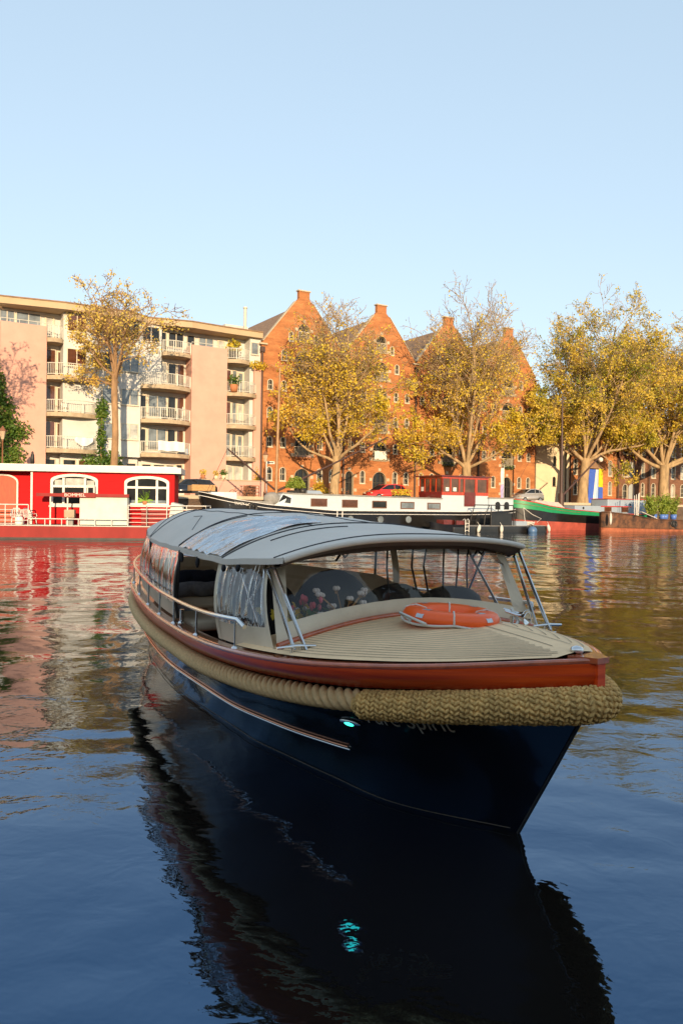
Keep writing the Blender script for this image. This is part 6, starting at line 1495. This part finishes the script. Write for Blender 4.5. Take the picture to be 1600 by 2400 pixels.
# ------------------------------------------------ things aboard
def sthing(name, s, b, z, label, cat, group=None, rot=0.0):
    o = empty(name, ST_ + Matrix.Rotation(SROT, 3, 'Z') @ Vector((s, b, z)), SROT + rot); return tag(o, label, cat, group)
RC = (1.38, .12); zr = max(deckz(RC[0], RC[1]), deckz(RC[0] + .2, RC[1])) + .045
lr = sthing('life_ring', RC[0], RC[1], zr, 'bright orange life ring lying flat on the foredeck', 'life ring')
lr.rotation_euler = (R(2.5), R(-1.5), SROT)
m = MB(); pts = [(.28 * math.cos(2 * math.pi * k / 56), .28 * math.sin(2 * math.pi * k / 56), 0) for k in range(56)]
m.tube(pts, .105, 18, closed=True, rfun=lambda i, a: 1.0 - (.0 + .42 * abs(math.cos(a)) ** 3 if False else .38 * abs(math.cos(a)) ** 2) * 1.0)
m.build('ring', 'ring_orange', lr)
m = MB()
for k in range(4):
    a0 = .2 + k * math.pi / 2; c = Vector((.28 * math.cos(a0), .28 * math.sin(a0), 0)); rd_ = Vector((math.cos(a0), math.sin(a0), 0)); tg = Vector((-math.sin(a0), math.cos(a0), 0))
    rows = []
    for i in range(9):
        th = math.pi * (.05 + .5 * i / 8) if True else 0; rr = 1 - .38 * abs(math.sin(th - math.pi / 2 + math.pi / 2)) ** 0
        rows.append([tuple(c + rd_ * math.cos(th) * .107 + Vector((0, 0, math.sin(th) * .068)) + tg * w_) for w_ in (-.035, .035)])
    m.grid(rows, True)
m.build('reflective_band', 'reflective', lr)
m = MB()
for k in range(4):
    a0 = .95 + k * math.pi / 2; a1 = a0 + math.pi / 2; pp = []
    for i in range(13):
        a = a0 + (a1 - a0) * i / 12; r_ = .385 + .03 * math.sin(math.pi * i / 12); pp.append((r_ * math.cos(a), r_ * math.sin(a), -.02 - .02 * math.sin(math.pi * i / 12)))
    m.tube(pp, .010, 6)
    for da in (0,):
        c = Vector((.28 * math.cos(a0), .28 * math.sin(a0), 0)); rd_ = Vector((math.cos(a0), math.sin(a0), 0))
        m.tube([tuple(c + rd_ * math.cos(t_ / 8 * 6.283) * .11 + Vector((0, 0, math.sin(t_ / 8 * 6.283) * .073))) for t_ in range(8)], .008, 5, closed=True)
m.tube([(-.2, .40, -.02), (.1, .43, .02), (.0, .39, -.03)], .011, 6)
m.tube([(-.28, -.28, -.02), (-.30, -.42, -.03), (-.22, -.52, -.02), (-.1, -.58, .03), (-.05, -.6, .06)], .013, 6)
m.build('grab_line', 'rope_white', lr)
for (s, b, z, r_, mat, l) in ((6.45, .42, 1.37, (.34, .105), 'navy_fabric', 'navy blue bolster resting on the grey one in the boat\'s opening'), (6.25, .46, 1.235, (.36, .10), 'grey_fabric', 'rolled grey blanket lying below the navy bolster in the boat')):
    o = sthing('bolster', s, b, z, l, 'cushion', None, 1.4); m = MB()
    m.tube([(-r_[0] + 2 * r_[0] * i / 20, .012 * math.sin(i), .008 * math.sin(i * .7)) for i in range(21)], [r_[1] * max(.25, 1 - abs(-1 + i / 10) ** 8 * .7) for i in range(21)], 16, rfun=lambda i, a: 1 + .04 * math.sin(3 * a + i)); m.build('roll', mat, o)
o = sthing('seat_cushion', 4.9, .92, 1.04, 'pale grey seat cushion just inside the open side of the boat', 'cushion'); m = MB(); m.bbox(-.42, .42, -.22, .2, -.06, .06, .05); m.build('pad', 'canvas_light', o)
fl = sthing('tulip_bouquet', 2.42, .86, 1.33, 'bouquet of red tulips with green leaves behind the boat\'s windscreen', 'bouquet')
rd = random.Random(31); st = MB(); hd = MB(); lv = MB()
for k in range(13):
    a = rd.random() * 6.28; q = Vector((math.cos(a), math.sin(a), 0)) * rd.uniform(.02, .17); top = Vector((q.x, q.y, rd.uniform(.12, .24)))
    st.tube([(0, 0, -.1), tuple(top * .6), tuple(top)], .004, 4); hd.ball(tuple(top + Vector((0, 0, .025))), (.019, .019, .030), 8, 6)
for k in range(90): lv.leaf((rd.gauss(0, .11), rd.gauss(0, .11), rd.uniform(-.08, .14)), .09, rd)
st.build('stems', 'leaf_green', fl); hd.build('tulips', pm("tulip_red", (.62, .03, .05), .5, col2=(.7, .15, .2), scale=12), fl); lv.build('leaves', 'leaf_green', fl)
m = MB(); m.add([(-.1, .1, -.1), (.02, .15, -.08), (.06, .16, .16), (-.05, .11, .18)], [(0, 1, 2, 3)]); m.build('wrapping', 'vinyl_flap', fl)
fl = sthing('cotton_bouquet', 2.36, .52, 1.36, 'spray of white cotton stems behind the windscreen, right of the tulips', 'bouquet')
st = MB(); hd = MB(); bd = MB()
for k in range(17):
    y = rd.uniform(-.26, .36); h = rd.uniform(.04, .30); x = rd.uniform(-.07, .1)
    st.tube([(0, 0, -.12), (x * .5, y * .4, h * .5), (x, y, h)], .004, 4)
    for j in range(4): a = j * 1.57 + .4; hd.ball((x + .017 * math.cos(a), y + .017 * math.sin(a), h + .012), .021, 7, 5)
    for j in range(3): bd.leaf((x, y, h - .018), .05, rd)
st.build('stems', 'crate_wood', fl); hd.build('cotton_heads', pm("cotton_white", (.78, .72, .68), .95), fl); bd.build('bracts', 'crate_wood', fl)
fl = sthing('vase_box', 2.44, 1.04, 1.22, 'small orange wooden plant box in the starboard corner of the windscreen', 'plant box')
m = MB(); m.bbox(-.08, .08, -.07, .07, -.12, .14, .01); m.build('box', 'crate_wood', fl); m = MB()
for k in range(60): m.leaf((rd.gauss(0, .08), rd.gauss(0, .08), rd.uniform(.12, .32)), .07, rd)
m.build('foliage', 'leaf_gold', fl)

# ================================================================== NEAR BANK (behind the camera; it shades the boat)
for i, (x0, x1, H, l) in enumerate(((-150, -22, 7.5, 'pale rendered canal house on the near bank, leftmost'), (-22, 2, 7.9, 'pale rendered canal house on the near bank behind the photographer'), (2, 30, 7.6, 'long pale rendered canal house on the near bank, right of the photographer'), (30, 130, 8.0, 'pale rendered canal house on the near bank, rightmost'))):
    o = empty('near_canal_house', (x0, -12, 1.3), 0); tag(o, l, 'house', 'canal houses on the near bank')
    wdt = x1 - x0; holes = []
    for k in range(int(wdt / 3)):
        for z in (.7, 3.7): holes.append(rect(1 + k * 3, 2.4 + k * 3, z, z + 2.1))
    m = MB(); m.wall(rect(0, wdt, 0, H - 1.3), holes, 0, -.3); m.box(0, wdt, -10, -.31, 0, H - 1.31); m.build('wall', 'cream_render', o)
    f = MB(); g_ = MB()
    for h in holes:
        f.band([(h[0][0] + .1, h[0][1] + .1), (h[1][0] - .1, h[1][1] + .1), (h[2][0] - .1, h[2][1] - .1), (h[3][0] + .1, h[3][1] - .1)], h, -.12, -.2); g_.box(h[0][0] + .09, h[1][0] - .09, -.2, -.17, h[0][1] + .09, h[2][1] - .09)
    fo = f.build('window_frames', 'win_white', o); g_.build('panes', 'house_glass', fo)
    m = MB(); m.box(-.0, wdt, -10.2, .3, H - 1.3, H - 1.0); m.build('cornice', 'win_white', o)
